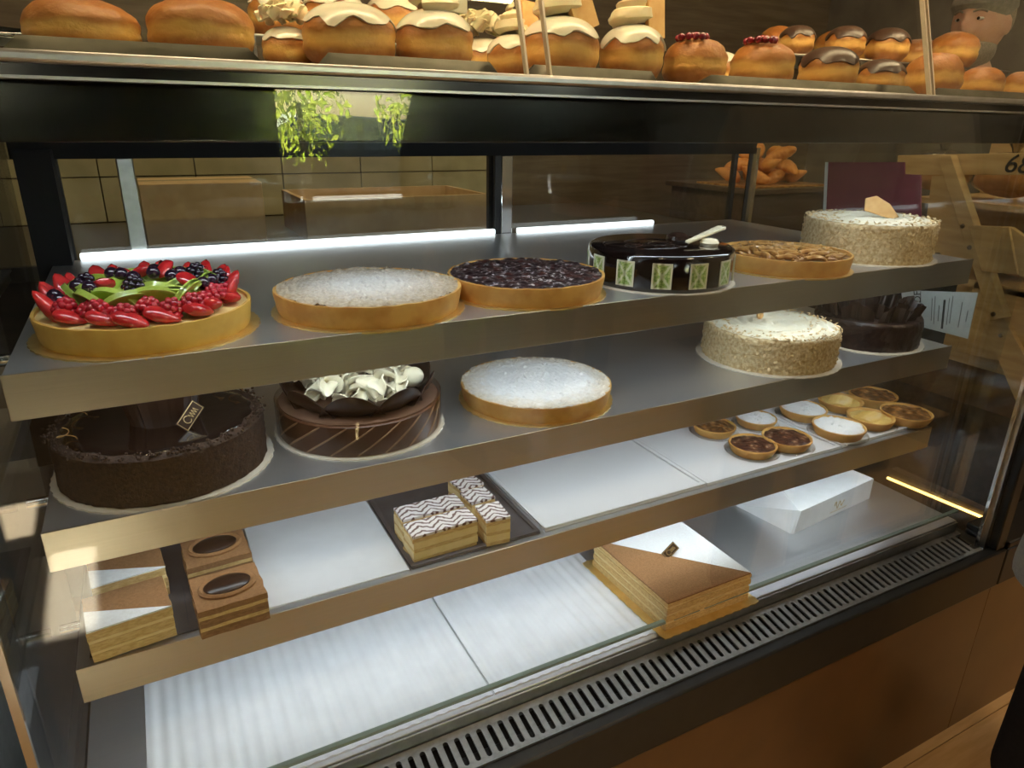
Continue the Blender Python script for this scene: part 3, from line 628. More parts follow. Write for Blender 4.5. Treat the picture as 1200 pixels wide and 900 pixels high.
# chocolate ruffles standing in the middle
for k in range(9):
    a = 2*PI*k/9+0.3; m = MB(); n = 10; vs = []
    pts = [(0.034*math.cos(a+t*0.42)+0.004*math.sin(5*t), 0.034*math.sin(a+t*0.42)) for t in np.linspace(-1.3, 1.3, n)]
    for i in range(n-1):
        (xa, ya), (xb, yb) = pts[i], pts[i+1]; ha, hb = 0.045*(1-0.15*abs(i-4)/4), 0.045*(1-0.15*abs(i-3)/4)
        m.hexa([(xa, ya, 0), (xb, yb, 0), (xb*0.95, yb*0.95, 0), (xa*0.95, ya*0.95, 0)], [(xa*1.25, ya*1.25, ha), (xb*1.25, yb*1.25, hb), (xb*1.2, yb*1.2, hb), (xa*1.2, ya*1.2, ha)])
    m.build('chocolate_ruffle', CHOC, cc, (0.004, -0.004, 0.0612))
def plaque(p, w_, h_, M4, seed):
    o = MB().box(-w_/2, w_/2, -0.001, 0.001, -h_/2, h_/2).build('chocolate_plaque', CHOC, p); o.matrix_local = M4
    e = MB(); i = 0.0012
    for a, b in (((-w_/2+i, -h_/2+i), (w_/2-i, -h_/2+i)), ((w_/2-i, -h_/2+i), (w_/2-i, h_/2-i)), ((w_/2-i, h_/2-i), (-w_/2+i, h_/2-i)), ((-w_/2+i, h_/2-i), (-w_/2+i, -h_/2+i))):
        e.tube([(a[0], -0.0012, a[1]), (b[0], -0.0012, b[1])], 0.0004, 5)
    e.build('gold_border', GOLDINK, o)
    s = MB(); s.tube([(-w_*0.16+h_*0.24*math.cos(t)*1.0, -0.0012, h_*0.28*math.sin(t)) for t in np.linspace(0.6, 5.6, 14)], 0.0005, 5)
    s.tube([(-w_*0.04+w_*0.36*t, -0.0012, h_*(0.20*math.sin(t*24+seed)-0.03)) for t in np.linspace(0, 1, 34)], 0.0004, 5)
    s.build('lettering', GOLDINK, o)
plaque(cc, 0.034, 0.0165, Matrix.Translation((0.031, -0.052, 0.0765)) @ Matrix.Rotation(0.35, 4, 'Z') @ Matrix.Rotation(-0.35, 4, 'X') @ Matrix.Rotation(-0.72, 4, 'Y'), 0.2)
sp = MB()
for k, (a, r_) in enumerate(((2.4, 0.10), (0.75, 0.10), (2.75, 0.096), (0.45, 0.10), (3.5, 0.102))):
    cx, cy = r_*math.cos(a), r_*math.sin(a)
    sp.tube([(cx+0.011*(1-t*0.05)*math.cos(t*0.55), cy+0.011*(1-t*0.05)*math.sin(t*0.55), 0.0635+0.001*t) for t in range(16)], 0.0006, 6)
sp.build('piped_swirl', CARAMEL, cc)

# striped mousse cake
mc = thing('mousse_cake', 'brown mousse cake with cream stripes, chocolate petals and white curls', 'cake', (0.233, 0.893, Z2))
gold_board(mc, 0.1155, CARD)
SIDE = mk('mousse_side', (0.10, 0.036, 0.016), (0.155, 0.062, 0.028), 30, 0.35)
MB().lathe([(0, 0.002), (0.109, 0.002), (0.110, 0.004), (0.110, 0.042), (0.108, 0.0435), (0, 0.0435)], 96).build('mousse', SIDE, mc)
MB().lathe([(0, 0.0436), (0.107, 0.0436), (0.107, 0.0455), (0, 0.046)], 80).build('cocoa_top', mk('milk_mousse', (0.14, 0.07, 0.042), (0.20, 0.11, 0.07), 40, 0.5), mc)
STRIPE = mk('cream_stripe', (0.46, 0.27, 0.14), rough=0.4)
for k in range(20):
    a0 = 2*PI*k/20; pth = [(0.1102*math.cos(a0+0.52*t), 0.1102*math.sin(a0+0.52*t), 0.0035+0.038*t) for t in np.linspace(0, 1, 9)]
    MB().tube(pth, [0.0008]+[0.0013]*7+[0.0008], 6).build('icing_stripe', STRIPE, mc)
MB().lathe([(0.1122, 0.0025), (0.1122, 0.050), (0.1128, 0.050), (0.1128, 0.0025)], 80).build('clear_collar', FILM, mc)
for k in range(9):
    a = 2*PI*k/9+0.15; m = MB(); vs, fs = [], []; nu, nv = 12, 6
    for th in (0, 0.0016):
        for i in range(nu+1):
            u_ = -1+2*i/nu
            for j in range(nv+1):
                v_ = j/nv; hh = (1-u_*u_*0.92)*0.036*v_; rad = 0.080+0.024*v_+0.006*math.sin(v_*PI)-0.010*u_*u_+th; aa = a+u_*0.46
                vs.append((rad*math.cos(aa), rad*math.sin(aa), 0.0455+hh))
    W_ = nv+1; L_ = (nu+1)*W_
    for i in range(nu):
        for j in range(nv):
            q = (i*W_+j, (i+1)*W_+j, (i+1)*W_+j+1, i*W_+j+1); fs.append(q); fs.append(tuple(t+L_ for t in reversed(q)))
    for i in range(nu): fs.append((i*W_+nv, (i+1)*W_+nv, (i+1)*W_+nv+L_, i*W_+nv+L_)); fs.append((i*W_, (i+1)*W_, (i+1)*W_+L_, i*W_+L_))
    m.add(vs, fs); m.build('chocolate_petal', CHOC, mc)
random.seed(21)
def curl_mesh(w_, l_, bend):
    def f(u, v):
        a = (u-0.5)*bend; r_ = l_/bend; ww = w_*(0.35+0.65*math.sin(PI*min(1, 0.12+u*0.85)))
        return (r_*math.sin(a), (v-0.5)*ww+0.002*math.sin(u*9), r_*math.cos(a)-r_+0.006*(v-0.5)**2*4)
    me = shell(f, 12, 6, 0.002).mesh('white_chocolate_curl', True, 70); me.materials.append(WCHOC); return me
CURLS = [curl_mesh(0.022, 0.040, 1.9), curl_mesh(0.016, 0.034, 2.6), curl_mesh(0.027, 0.032, 1.2)]
for k in range(60):
    a = k*2.399; r_ = 0.0098*math.sqrt(k); z = 0.076+0.010*random.random()-0.10*r_*0.12
    obj('white_chocolate_curl', CURLS[k % 3], None, mc, (r_*math.cos(a), r_*math.sin(a), z-0.012*(k % 3)), (random.uniform(-0.8, 0.8), random.uniform(-0.8, 0.8), random.random()*6))
MB().ball((0, 0, 0), 0.014, 16, 10, None, (1.25, 0.8, 1)).build('white_chocolate_egg', WCHOC, mc, (0.066, -0.036, 0.072), (0, 0.2, 0.3))

# dark ruffled cake on the middle shelf
dk = thing('dark_chocolate_cake', 'dark chocolate cake with tall ruffles at the end of the middle shelf', 'cake', (1.263, 0.868, Z2))
gold_board(dk, 0.108, CARD)
DKC = mk('dark_cake_coat', (0.016, 0.007, 0.005), (0.040, 0.018, 0.012), 120, 0.35, bump=0.8, bdist=0.002)
MB().lathe([(0, 0.002)]+[(0.0985, 0.002+0.05*i/12) for i in range(13)]+[(0.096, 0.056), (0, 0.057)], 120, lambda a, r, z: (r+(0.003*nz(math.cos(a)*r, math.sin(a)*r, z, 110) if r > 0.09 else 0), z)).build('cake_body', DKC, dk)
for k in range(16):
    a = 2*PI*k/16; r_ = 0.078 if k % 2 else 0.05; m = MB(); n = 8
    for i in range(n):
        u0, u1 = -1+2*i/n, -1+2*(i+1)/n; f_ = lambda u, v: (0.028*u, 0.006*math.sin(u*5+k)+0.012*v, 0.030*v*(1-0.35*u*u))
        m.hexa([f_(u0, 0), f_(u1, 0), tuple(Vector(f_(u1, 0))+Vector((0, .002, 0))), tuple(Vector(f_(u0, 0))+Vector((0, .002, 0)))], [f_(u0, 1), f_(u1, 1), tuple(Vector(f_(u1, 1))+Vector((0, .001, 0))), tuple(Vector(f_(u0, 1))+Vector((0, .001, 0)))])
    m.build('chocolate_ruffle', CHOC, dk, (r_*math.cos(a), r_*math.sin(a), 0.056), (0.15, 0, a-PI/2))

# ------------------------------------------------------------------ lowest shelf: trays, slices, small tarts
def flat(name, label, cat, x0, x1, y0, y1, z, m, th=0.003, rim=0.0, group=None):
    mb = MB().box(x0, x1, y0, y1, z, z+th)
    if not rim:
        return tag(mb.build(name, m, bevel=0.0008), label, cat, group)
    t = thing(name, label, cat, ((x0+x1)/2, (y0+y1)/2, z), 0, group); cx, cy = (x0+x1)/2, (y0+y1)/2; w_, d_ = (x1-x0)/2, (y1-y0)/2
    MB().box(-w_, w_, -d_, d_, 0, th).build('tray_base', m, t, bevel=0.001)
    r_ = MB(); b = 0.007
    for a in ((-w_, w_, -d_, -d_+b), (-w_, w_, d_-b, d_), (-w_, -w_+b, -d_+b, d_-b), (w_-b, w_, -d_+b, d_-b)): r_.box(a[0], a[1], a[2], a[3], th, th+rim)
    r_.build('tray_rim', m, t, bevel=0.0012); return t
yf, yb_ = 0.772, 1.06
xa = onz(480, 664, Z3).x; xb = onz(640, 622, Z3).x; xc = onz(828, 570, Z3).x; xd = onz(976, 521, Z3).x
flat('slate_tray', 'dark slate tray under the cocoa slices and the bean topped slices', 'tray', -0.125, 0.066, yf, yb_, Z3, SLATE)
flat('white_sheet', 'bare white sheet between the two dark trays on the lowest shelf', 'sheet', 0.068, xa-0.003, yf, yb_, Z3, SHEET)
flat('slate_tray', 'dark slate tray with the feather iced custard slices', 'tray', xa, xb-0.012, yf, yb_, Z3, SLATE, 0.003, 0.003)
flat('white_tray', 'empty white plastic tray with a low rim', 'tray', xb-0.004, xc-0.003, yf, yb_, Z3, WHITE, 0.004, 0.004)
flat('white_tray', 'white plastic tray holding four small tarts', 'tray', xc, xd-0.003, yf, yb_, Z3, WHITE, 0.004, 0.003)
flat('white_tray', 'white plastic tray at the shelf end crowded with small sugared and apple tarts', 'tray', xd, 1.372, yf, yb_, Z3, WHITE, 0.004, 0.003)

def slice_box(w_, d_, z0, z1, seed, wob=0.0012):
    m = MB(); n = 10; pts = []
    for (ax, ay, bx, by) in ((-1, -1, 1, -1), (1, -1, 1, 1), (1, 1, -1, 1), (-1, 1, -1, -1)):
        for k in range(n):
            t = k/n; x, y = (ax+(bx-ax)*t)*w_/2, (ay+(by-ay)*t)*d_/2
            s = 1+wob/0.03*nz(x, y, seed+z0*40, 70); pts.append((x*s, y*s))
    return m.prism(pts, z0, z1)
def layer_slice(name, label, loc, rz, w_, d_, layers, seed, group):
    t = thing(name, label, 'cake slice', loc, rz, group); z = 0.0
    for nm, m, th, wob in layers:
        slice_box(w_, d_, z, z+th-0.0002, seed+z*9, wob).build(nm, m, t); z += th
    return t, z
VAN = [('pastry_layer', SPONGE, 0.006, 0.0016), ('custard_layer', CUSTARD, 0.011, 0.0006), ('pastry_layer', SPONGE, 0.005, 0.0018), ('custard_layer', CUSTARD, 0.011, 0.0006), ('pastry_layer', SPONGE, 0.006, 0.0016), ('feathered_icing', FEATHER, 0.004, 0.0004)]
for k, (x, y, w_, d_, rz, lab) in enumerate(((0.312, 0.799, 0.098, 0.038, 2, 'long feather iced custard slice at the front of the slate tray'), (0.313, 0.8455, 0.096, 0.038, 1, 'long feather iced custard slice behind another long one'),
    (0.3905, 0.793, 0.037, 0.046, -4, 'short feather iced custard slice beside the front long slice'), (0.391, 0.846, 0.040, 0.038, 4, 'square feather iced custard slice in the middle of the short ones'), (0.3925, 0.893, 0.040, 0.042, 8, 'square feather iced custard slice at the back of the slate tray'))):
    layer_slice('custard_slice', lab, (x, y, Z3+0.0035), R(rz), w_, d_, VAN, k+1, 'feather iced custard slices')
TIR = [('sponge_layer', SPONGE, 0.010, 0.0012), ('cream_layer', CUSTARD, 0.004, 0.0004), ('sponge_layer', SPONGE, 0.011, 0.0014), ('cream_layer', CUSTARD, 0.004, 0.0004), ('sponge_layer', SPONGE, 0.011, 0.0012)]
def half_top(t, w_, d_, z):
    a = [(-w_/2, -d_/2), (w_/2, -d_/2), (-w_/2, d_*0.1)]; b = [(w_/2, -d_/2), (w_/2, d_/2), (-w_/2, d_/2), (-w_/2, d_*0.1)]
    MB().prism(a, z, z+0.002).build('sugar_corner', SUGAR, t); MB().prism(b, z, z+0.002).build('cocoa_top', COCOA, t)
zt3 = Z3+0.003
p = onz(148, 706, zt3+0.042); t, z = layer_slice('cocoa_slice', 'layered cocoa slice with a white sugar corner at the front of the slate', (p.x, p.y, zt3), R(6), 0.086, 0.068, TIR, 3, 'cocoa and sugar slices'); half_top(t, 0.086, 0.068, z)
p = onz(143, 664, zt3+0.042); t, z = layer_slice('cocoa_slice', 'layered cocoa slice with a white sugar corner behind its twin', (p.x+0.004, p.y+0.006, zt3), R(6), 0.082, 0.066, TIR, 4, 'cocoa and sugar slices'); half_top(t, 0.082, 0.066, z)
BRO = [('sponge_layer', SPONGE_B, 0.010, 0.0012), ('cream_layer', SPONGE, 0.005, 0.0008), ('sponge_layer', SPONGE_B, 0.010, 0.0014), ('cream_layer', SPONGE, 0.005, 0.0008), ('cocoa_top', COCOA, 0.008, 0.0010)]
def bean(t, z):
    m = MB().lathe([(0.0, z), (0.033, z), (0.034, z+0.003), (0.0315, z+0.0055), (0.028, z+0.003), (0.0, z+0.0028)], 48); m.v = [(x, y*0.72, q) for x, y, q in m.v]; m.build('cocoa_ring', COCOA, t)
    m = MB().lathe([(0.027, z+0.002), (0.027, z+0.0045), (0.023, z+0.007), (0.012, z+0.0085), (0, z+0.009)], 40); m.v = [(x, y*0.66, q) for x, y, q in m.v]; o = m.build('chocolate_bean', CHOC, t)
    g = MB()
    for k in range(-4, 5): g.tube([(0.0048*k+0.004*u, 0.014*u*(1-abs(k)/6.5), z+0.0088-0.004*(k/5)**2-0.0045*u*u) for u in np.linspace(-1, 1, 9)], 0.0005, 5)
    g.build('vein', CHOC, o)
p = onz(266, 683, zt3+0.04); t, z = layer_slice('bean_slice', 'brown layered slice with a whole chocolate bean oval facing the glass', (p.x, p.y-0.004, zt3), R(3), 0.078, 0.072, BRO, 7, 'bean topped chocolate slices'); bean(t, z)
p = onz(252, 640, zt3+0.04); t, z = layer_slice('bean_slice', 'brown layered slice with a chocolate bean oval half hidden by the shelf lip', (p.x, p.y+0.002, zt3), R(3), 0.078, 0.072, BRO, 8, 'bean topped chocolate slices'); bean(t, z)

# small tarts
TB = MB().lathe([(0, 0), (0.037, 0), (0.039, 0.002), (0.0455, 0.0165), (0.045, 0.0185), (0.0425, 0.0185), (0.0405, 0.0145), (0, 0.0145)], 48, lambda a, r, z: (r*(1+0.006*nz(math.cos(a)*4, math.sin(a)*4, z*50)), z)).mesh('tart_shell'); TB.materials.append(CRUST)
def lumpy(seed, amp, h, s=100):
    return MB().disc(0.0418, 14, 48, lambda x, y: h+0.004*(1-(x*x+y*y)/0.00175)+amp*abs(nz(x, y, seed, s)))
TOPS = {'jam': (lumpy(1, 0.004, 0.0145).mesh('jam_filling'), JAM), 'sugar': (lumpy(2, 0.006, 0.0150, 130).mesh('sugar_topping'), CRUMBLE_S), 'nut': (lumpy(3, 0.006, 0.0145, 80).mesh('nut_filling'), NUTS), 'apple': (lumpy(4, 0.001, 0.0135).mesh('apple_filling'), APPLE)}
for me, m in TOPS.values(): me.materials.append(m)
SLI = MB().lathe([(0.021, -0.0012), (0.024, 0), (0.021, 0.0012), (0.006, 0.0012), (0.006, -0.0012), (0.021, -0.0012)], 14, a0=0, a1=PI).mesh('apple_slice'); SLI.materials.append(APPLE)
PAP = MB().lathe([(0, 0), (0.047, 0), (0.052, 0.004), (0.0515, 0.0045), (0.0465, 0.0006), (0, 0.0006)], 40, lambda a, r, z: (r*(1+0.01*math.sin(a*20)), z)).mesh('paper_case'); PAP.materials.append(FILM)
def small_tart(px, py, kind, label, s=1.0, rz=0.0):
    s *= 1.13
    p = onz(px, py, Z3+0.004+0.016*s); t = thing('small_tart', label, 'tart', (p.x, p.y, Z3+0.0042), rz, 'small tarts on white trays')
    obj('paper_case', PAP, None, t, scale=(s, s, s)); obj('tart_shell', TB, None, t, (0, 0, 0.0008), scale=(s, s, s)); obj(TOPS[kind][0].name, TOPS[kind][0], None, t, (0, 0, 0.0008), (0, 0, px), scale=(s, s, s))
    if kind == 'apple':
        for k in range(8): obj('apple_slice', SLI, None, t, ((-0.026+0.0072*k)*s, 0.0, 0.0085*s), (PI/2-0.3, 0, PI/2+0.1*math.sin(k)), scale=(s*1.3*(1-0.012*(k-3.5)**2), s*0.62, s*2.2))
    return t
small_tart(882, 521, 'jam', 'small tart with dark nutty jam at the front of its group of four', 0.86)
small_tart(922, 513, 'jam', 'small tart with nutty jam next to the tray edge', 0.90, 1.0)
small_tart(837, 499, 'nut', 'small tart with pale chopped nuts beside the bare part of the tray', 0.82, 2.0)
small_tart(886, 490, 'sugar', 'small sugared crumble tart at the back of its group of four', 0.80)
small_tart(983, 500, 'sugar', 'small sugar topped tart at the tray front before the apple tarts', 0.98)
small_tart(941, 479, 'sugar', 'small sugar topped tart in the back corner of the crowded tray', 0.94)
small_tart(1020, 489, 'apple', 'small tart with fanned yellow apple slices in front of another apple tart', 0.90, 0.2)
small_tart(985, 470, 'apple', 'small tart with fanned yellow apple slices behind another apple tart', 0.90, 0.5)
small_tart(1062, 484, 'nut', 'small caramel nut tart at the very end of the tray', 0.98)
small_tart(1023, 463, 'nut', 'small caramel nut tart behind the other nut tart', 0.98, 1.3)

# ------------------------------------------------------------------ deck: sheets, square cake, box
def ribbed(name, label, x0, x1, y0, y1):  # ribs shaped to imitate the streaks of LED light on the sheet
    m = MB(); n = int((x1-x0)/0.0028); vs, fs = [], []
    for k in range(n+1):
        x = x0+(x1-x0)*k/n; z = ZD+0.0028+0.0010*math.sin(2*PI*x/0.0185)
        vs += [(x, y0, z), (x, y1, z), (x, y0, ZD+0.0002), (x, y1, ZD+0.0002)]
    for k in range(n): a = 4*k; b = a+4; fs += [(a, b, b+1, a+1), (a+2, a+3, b+3, b+2), (a, a+2, b+2, b), (a+1, b+1, b+3, a+3)]
    fs += [(0, 1, 3, 2), (4*n, 4*n+2, 4*n+3, 4*n+1)]
    return tag(m.add(vs, fs).build(name, SHEET), label, 'sheet')
xs = onz(540, 754, ZD).x; xl = onz(170, 830, ZD).x; xr_ = xs+0.30
ribbed('white_sheet', 'large white sheet with ribs imitating LED streaks, below the bean slices', xl, xs-0.0015, 0.704, 1.06)
ribbed('white_sheet', 'white sheet with ribs imitating LED streaks, under the gold board', xs+0.0015, xr_, 0.704, 1.06)
hq = 0.052
TL_, TBk, TRt, TFr = (onz(*q, ZD+0.006+hq) for q in ((697, 634), (792, 607), (880, 672), (783, 708)))
ctr = (TL_+TRt+TFr+TBk)/4; ctr.z = ZD+0.0039
sc_ = thing('square_cake', 'square layered cake topped half with cocoa and half with sugar on gold card', 'cake', ctr)
loc4 = [Vector((q.x-ctr.x, q.y-ctr.y)) for q in (TFr, TRt, TBk, TL_)]
gb = MB(); pts = []
for i in range(4):
    a, b = loc4[i]*1.14, loc4[(i+1) % 4]*1.14
    for k in range(22):
        q = a+(b-a)*k/22; nn = Vector((b-a).yx); nn = Vector((nn.x, -nn.y)).normalized(); pts.append(q+nn*0.003*abs(math.sin(k*PI/2+0.4)))
gb.prism(pts, 0.0, 0.002).build('cake_board', GOLD, sc_)
z = 0.0022; random.seed(3)
for i, (nm, m, th) in enumerate((('sponge_layer', SPONGE, 0.011), ('cream_layer', CUSTARD, 0.005), ('sponge_layer', SPONGE, 0.010), ('cream_layer', CUSTARD, 0.005), ('sponge_layer', SPONGE, 0.010), ('cream_layer', CUSTARD, 0.004), ('sponge_layer', SPONGE, 0.0062))):
    pts = []
    for e in range(4):
        a, b = loc4[e], loc4[(e+1) % 4]
        for k in range(16):
            q = a+(b-a)*k/16; pts.append(q*(1.0+0.010*nz(q.x*40, q.y*40, i*3.1)+(0.008 if i % 2 == 0 else -0.006)))
    MB().prism(pts, z, z+th-0.0002).build(nm, m, sc_); z += th
MB().prism([loc4[3], loc4[0], loc4[1]], z, z+0.0025).build('cocoa_half', COCOA, sc_)
MB().prism([loc4[3], loc4[1], loc4[2]], z, z+0.0025).build('sugar_half', SUGAR, sc_)
plaque(sc_, 0.030, 0.016, Matrix.Translation((0.0, 0.004, z+0.011)) @ Matrix.Rotation(-0.35, 4, 'Z') @ Matrix.Rotation(-0.55, 4, 'X') @ Matrix.Rotation(-0.70, 4, 'Y'), 1.1)
# white folded box
zb = ZD+0.0005; hb = 0.050
A = onz(930, 626, zb); B = onz(1019, 584, zb); C = onz(866, 588, zb)
tA = onz(941, 596, zb+hb); tB = onz(1019, 556, zb+hb)
dx = (B-A); dx.z = 0; dx.normalize(); dy = Vector((-dx.y, dx.x, 0)); dep = (C-A).dot(dy)
bx = thing('cake_box', 'long white folded card box with a faint gold logo on its side', 'box', A)
L_ = (B-A).length
wl = MB().hexa([(0, 0, 0), (L_, 0, 0), (L_, dep, 0), (-0.006, dep, 0)], [(0.012, 0, hb), (L_, 0, hb), (L_, dep*0.75, hb*0.98), (0.075, dep*0.75, hb*0.98)])
Tb = Matrix.Rotation(math.atan2(dx.y, dx.x), 4, 'Z')
o = wl.build('box_body', PAPER, bx, bevel=0.0008); o.matrix_local = Tb
o = MB().hexa([(-0.004, 0.004, 0), (0.0, 0.0, 0.0), (0.012, 0.0, hb*0.99), (0.011, 0.004, hb*0.99)], [(-0.010, dep, 0), (-0.0065, dep, 0), (0.072, dep*0.75, hb*0.96), (0.071, dep*0.75, hb*0.96)]).build('end_flap', PAPER, bx); o.matrix_local = Tb
lg = MB(); lg.tube([(L_*0.55+0.035*t-0.017, -0.0006, hb*0.48+0.010*math.sin(t*15)*(1-0.5*t)) for t in np.linspace(0, 1, 40)], 0.0006, 5)
lg.tube([(L_*0.55-0.03+0.06*t, -0.0006, hb*0.22+0.0012*math.sin(t*60)) for t in np.linspace(0, 1, 50)], 0.0004, 5)
o = lg.build('logo', GOLDINK, bx); o.matrix_local = Tb

# ------------------------------------------------------------------ upper counter: trays of doughnuts
def dough_mesh(seed, squash=1.0):
    def fn(d):
        e = 1+0.05*nz(d.x*1.6, d.y*1.6, d.z*1.6+seed)+0.03*nz(d.x*4, d.y*4, d.z*4+seed)+0.012*nz(d.x*10, d.y*10, d.z*10+seed)
        waist = 1-0.09*math.exp(-(d.z/0.13)**2)*(0.6+0.4*nz(d.x*3, d.y*3, seed))
        return e*waist
    m = MB().ball((0, 0, 0), 1, 40, 26, fn); vs = []
    for x, y, z in m.v:
        r_ = math.hypot(x, y); k = (r_**0.82)/r_ if r_ > 1e-5 else 1
        zz = math.copysign(abs(z)**0.92, z); zz = max(zz, -0.86)
        vs.append((x*k*0.042, y*k*0.042, (zz*0.036+0.031)*squash))
    m.v = vs; me = m.mesh('dough', True, 80); me.materials.append(DOUGH); return me
DM = [dough_mesh(s) for s in (1.0, 5.0, 9.0, 14.0)]
def cap_mesh(name, m, drop, seed, thick=0.0022, k=1.0):    # icing cap with a wavy lower edge
    mb = MB(); rows = []
    prof = []
    for i in range(13):
        t = i/12; prof.append((t, 0))
    def P(t, a, off):
        ph = t*(drop+0.25*nz(math.cos(a)*2.2, math.sin(a)*2.2, seed)+0.1*math.sin(a*7+seed)); sx = math.sin(ph); r_ = (sx**0.82)*0.042+off*sx
        return Vector((r_*math.cos(a), r_*math.sin(a), math.copysign(abs(math.cos(ph))**0.92, math.cos(ph))*0.036*k+0.031+off*max(0.2, math.cos(ph))))
    n = 48; vs, fs = [(0, 0, 0.031+0.036*k+thick+0.0006)], []
    for i in range(1, 13):
        for q in range(n): vs.append(P(i/12, 2*PI*q/n, thick*(1.5-0.5*i/12)))
    for q in range(n): vs.append(P(1.0, 2*PI*q/n, -0.002))
    for q in range(n): fs.append((0, 1+q, 1+(q+1) % n))
    for i in range(12):
        for q in range(n): a = 1+i*n; fs.append((a+q, a+n+q, a+n+(q+1) % n, a+(q+1) % n))
    me = mb.add(vs, fs).mesh(name, True, 70); me.materials.append(m); return me
CAP_W = [cap_mesh('icing', ICING, 1.15, s) for s in (2.0, 6.0)]
CAP_C = [cap_mesh('chocolate_icing', mk('chocolate_icing', (0.055, 0.028, 0.018), (0.085, 0.046, 0.03), 25, 0.35), 1.25, s) for s in (3.0, 8.0)]
def swirl_mesh(turns, r0, h, m):
    mb = MB(); n = 110; lobes = 7; vs, fs = [], []
    c = 16
    for i in range(n+1):
        t = i/n; a = t*turns*2*PI; rr_ = r0*(1-t)**0.8; zz = h*t; tr = 0.0105*(1-0.72*t)
        for k in range(c):
            q = 2*PI*k/c; rad = tr*(1+0.13*math.cos(q*5+t*9)); x = rr_+rad*math.cos(q)
            vs.append((x*math.cos(a), x*math.sin(a), zz+rad*math.sin(q)))
    for i in range(n):
        for k in range(c): fs.append((i*c+k, i*c+(k+1) % c, (i+1)*c+(k+1) % c, (i+1)*c+k))
    fs += [tuple(range(c)), tuple(n*c+k for k in range(c))]
    me = mb.add(vs, fs).mesh('cream_swirl', True, 60); me.materials.append(m); return me
SWIRL = swirl_mesh(3.2, 0.021, 0.042, CREAM)
random.seed(31)
rf = MB()
for k in range(30):
    a = k*2.399; r_ = 0.0047*math.sqrt(k); z = 0.016*(1-(r_/0.03)**2)
    T = Matrix.Translation((r_*math.cos(a), r_*math.sin(a), z)) @ Euler((random.uniform(-.5, .5), random.uniform(-.5, .5), a+random.uniform(-.6, .6))).to_matrix().to_4x4()
    ph = random.random()*6; w_ = random.uniform(0.010, 0.015); h_ = random.uniform(0.010, 0.016)
    shell(lambda u, v: (w_*(u-0.5)*1.6, 0.004*math.sin(u*9+ph)*(0.4+v)+0.005*v*v, h_*(v-0.35)*(1-0.3*(2*u-1)**2)), 12, 4, 0.003, T, rf)
RUFF = rf.mesh('cream_ruffle', True, 60); RUFF.materials.append(CREAM)
BISC = MB().box(-0.0165, 0.0165, -0.003, 0.003, 0, 0.062).mesh('finger_biscuit'); BISC.materials.append(BISCUIT)
PLATE = MB().prism([(-0.013, 0), (-0.016, 0.03), (-0.012, 0.055), (0.008, 0.058), (0.014, 0.03), (0.012, 0)], -0.0015, 0.0015).mesh('white_chocolate_plate'); PLATE.materials.append(WCHOC)
bl = MB(); random.seed(12)
for k in range(16): a = k*2.4; r_ = 0.0052*math.sqrt(k); bl.ball((r_*math.cos(a), r_*math.sin(a), 0.004-r_*0.12), 0.0046, 10, 7)
BLOB = bl.mesh('berry_topping'); BLOB.materials.append(mk('berry_compote', (0.16, 0.006, 0.018), (0.30, 0.015, 0.03), 60, 0.12, coat=0.8))
random.seed(8)
def doughnut(px, py, wpx, Y, zb, kind, label, seed=0, tilt=(0, 0), hs=1.0, group='doughnuts on the upper counter'):
    P = ony(px, py, Y); d = Vector((P.x, P.y, P.z-H)).dot(_f); c = 1/math.sqrt(1+((px-600)/F_PX)**2)
    s = wpx*d/(2*F_PX)*c/0.0425; v = seed % 4
    t = thing('doughnut', label, 'doughnut', (P.x, Y, zb), 0, group)
    sub = (s, s, s*hs)
    def ad(nm, me, loc=(0, 0, 0), rot=(0, 0, 0), sc=1.0):
        return obj(nm, me, None, t, tuple(q*w_ for q, w_ in zip(loc, sub)), (rot[0]+tilt[0], rot[1]+tilt[1], rot[2]), scale=(s*sc, s*sc, s*sc*(hs if nm in ('dough', 'icing', 'chocolate_icing') else 1)))
    ad('dough', DM[v], rot=(0, 0, seed*1.7))
    top = 0.066
    if kind in ('ice', 'swirl', 'ruffle', 'plate'): ad('icing', CAP_W[seed % 2], rot=(0, 0, seed*1.3))
    if kind == 'choc': ad('chocolate_icing', CAP_C[seed % 2], rot=(0, 0, seed*1.3))
    if kind in ('swirl', 'plate'): ad('cream_swirl', SWIRL, (0, 0.004, top+0.006), (0, 0, seed))
    if kind == 'ruffle': ad('cream_ruffle', RUFF, (0, 0, top+0.010), (0, 0, seed), 1.35)
    if kind == 'swirl': ad('finger_biscuit', BISC, (0.026, -0.012, top-0.010), (-0.15, 0.05 if seed % 2 else -0.38, 0.25))
    if kind == 'plate': ad('white_chocolate_plate', PLATE, (0.020, -0.016, top), (PI/2-0.1, 0, 0.2))
    if kind == 'berry': ad('berry_topping', BLOB, (-0.012, -0.006, top-0.001))
    return t
Q = ZT+0.0035; FR = 0.800
LB = {'plain': 'plain sugared round doughnut', 'ice': 'white iced doughnut', 'swirl': 'doughnut with cream swirl and biscuit finger', 'ruffle': 'doughnut heaped with ruffled cream', 'plate': 'iced doughnut with cream and a white chocolate plate', 'berry': 'doughnut with dark berry topping', 'choc': 'chocolate iced doughnut'}
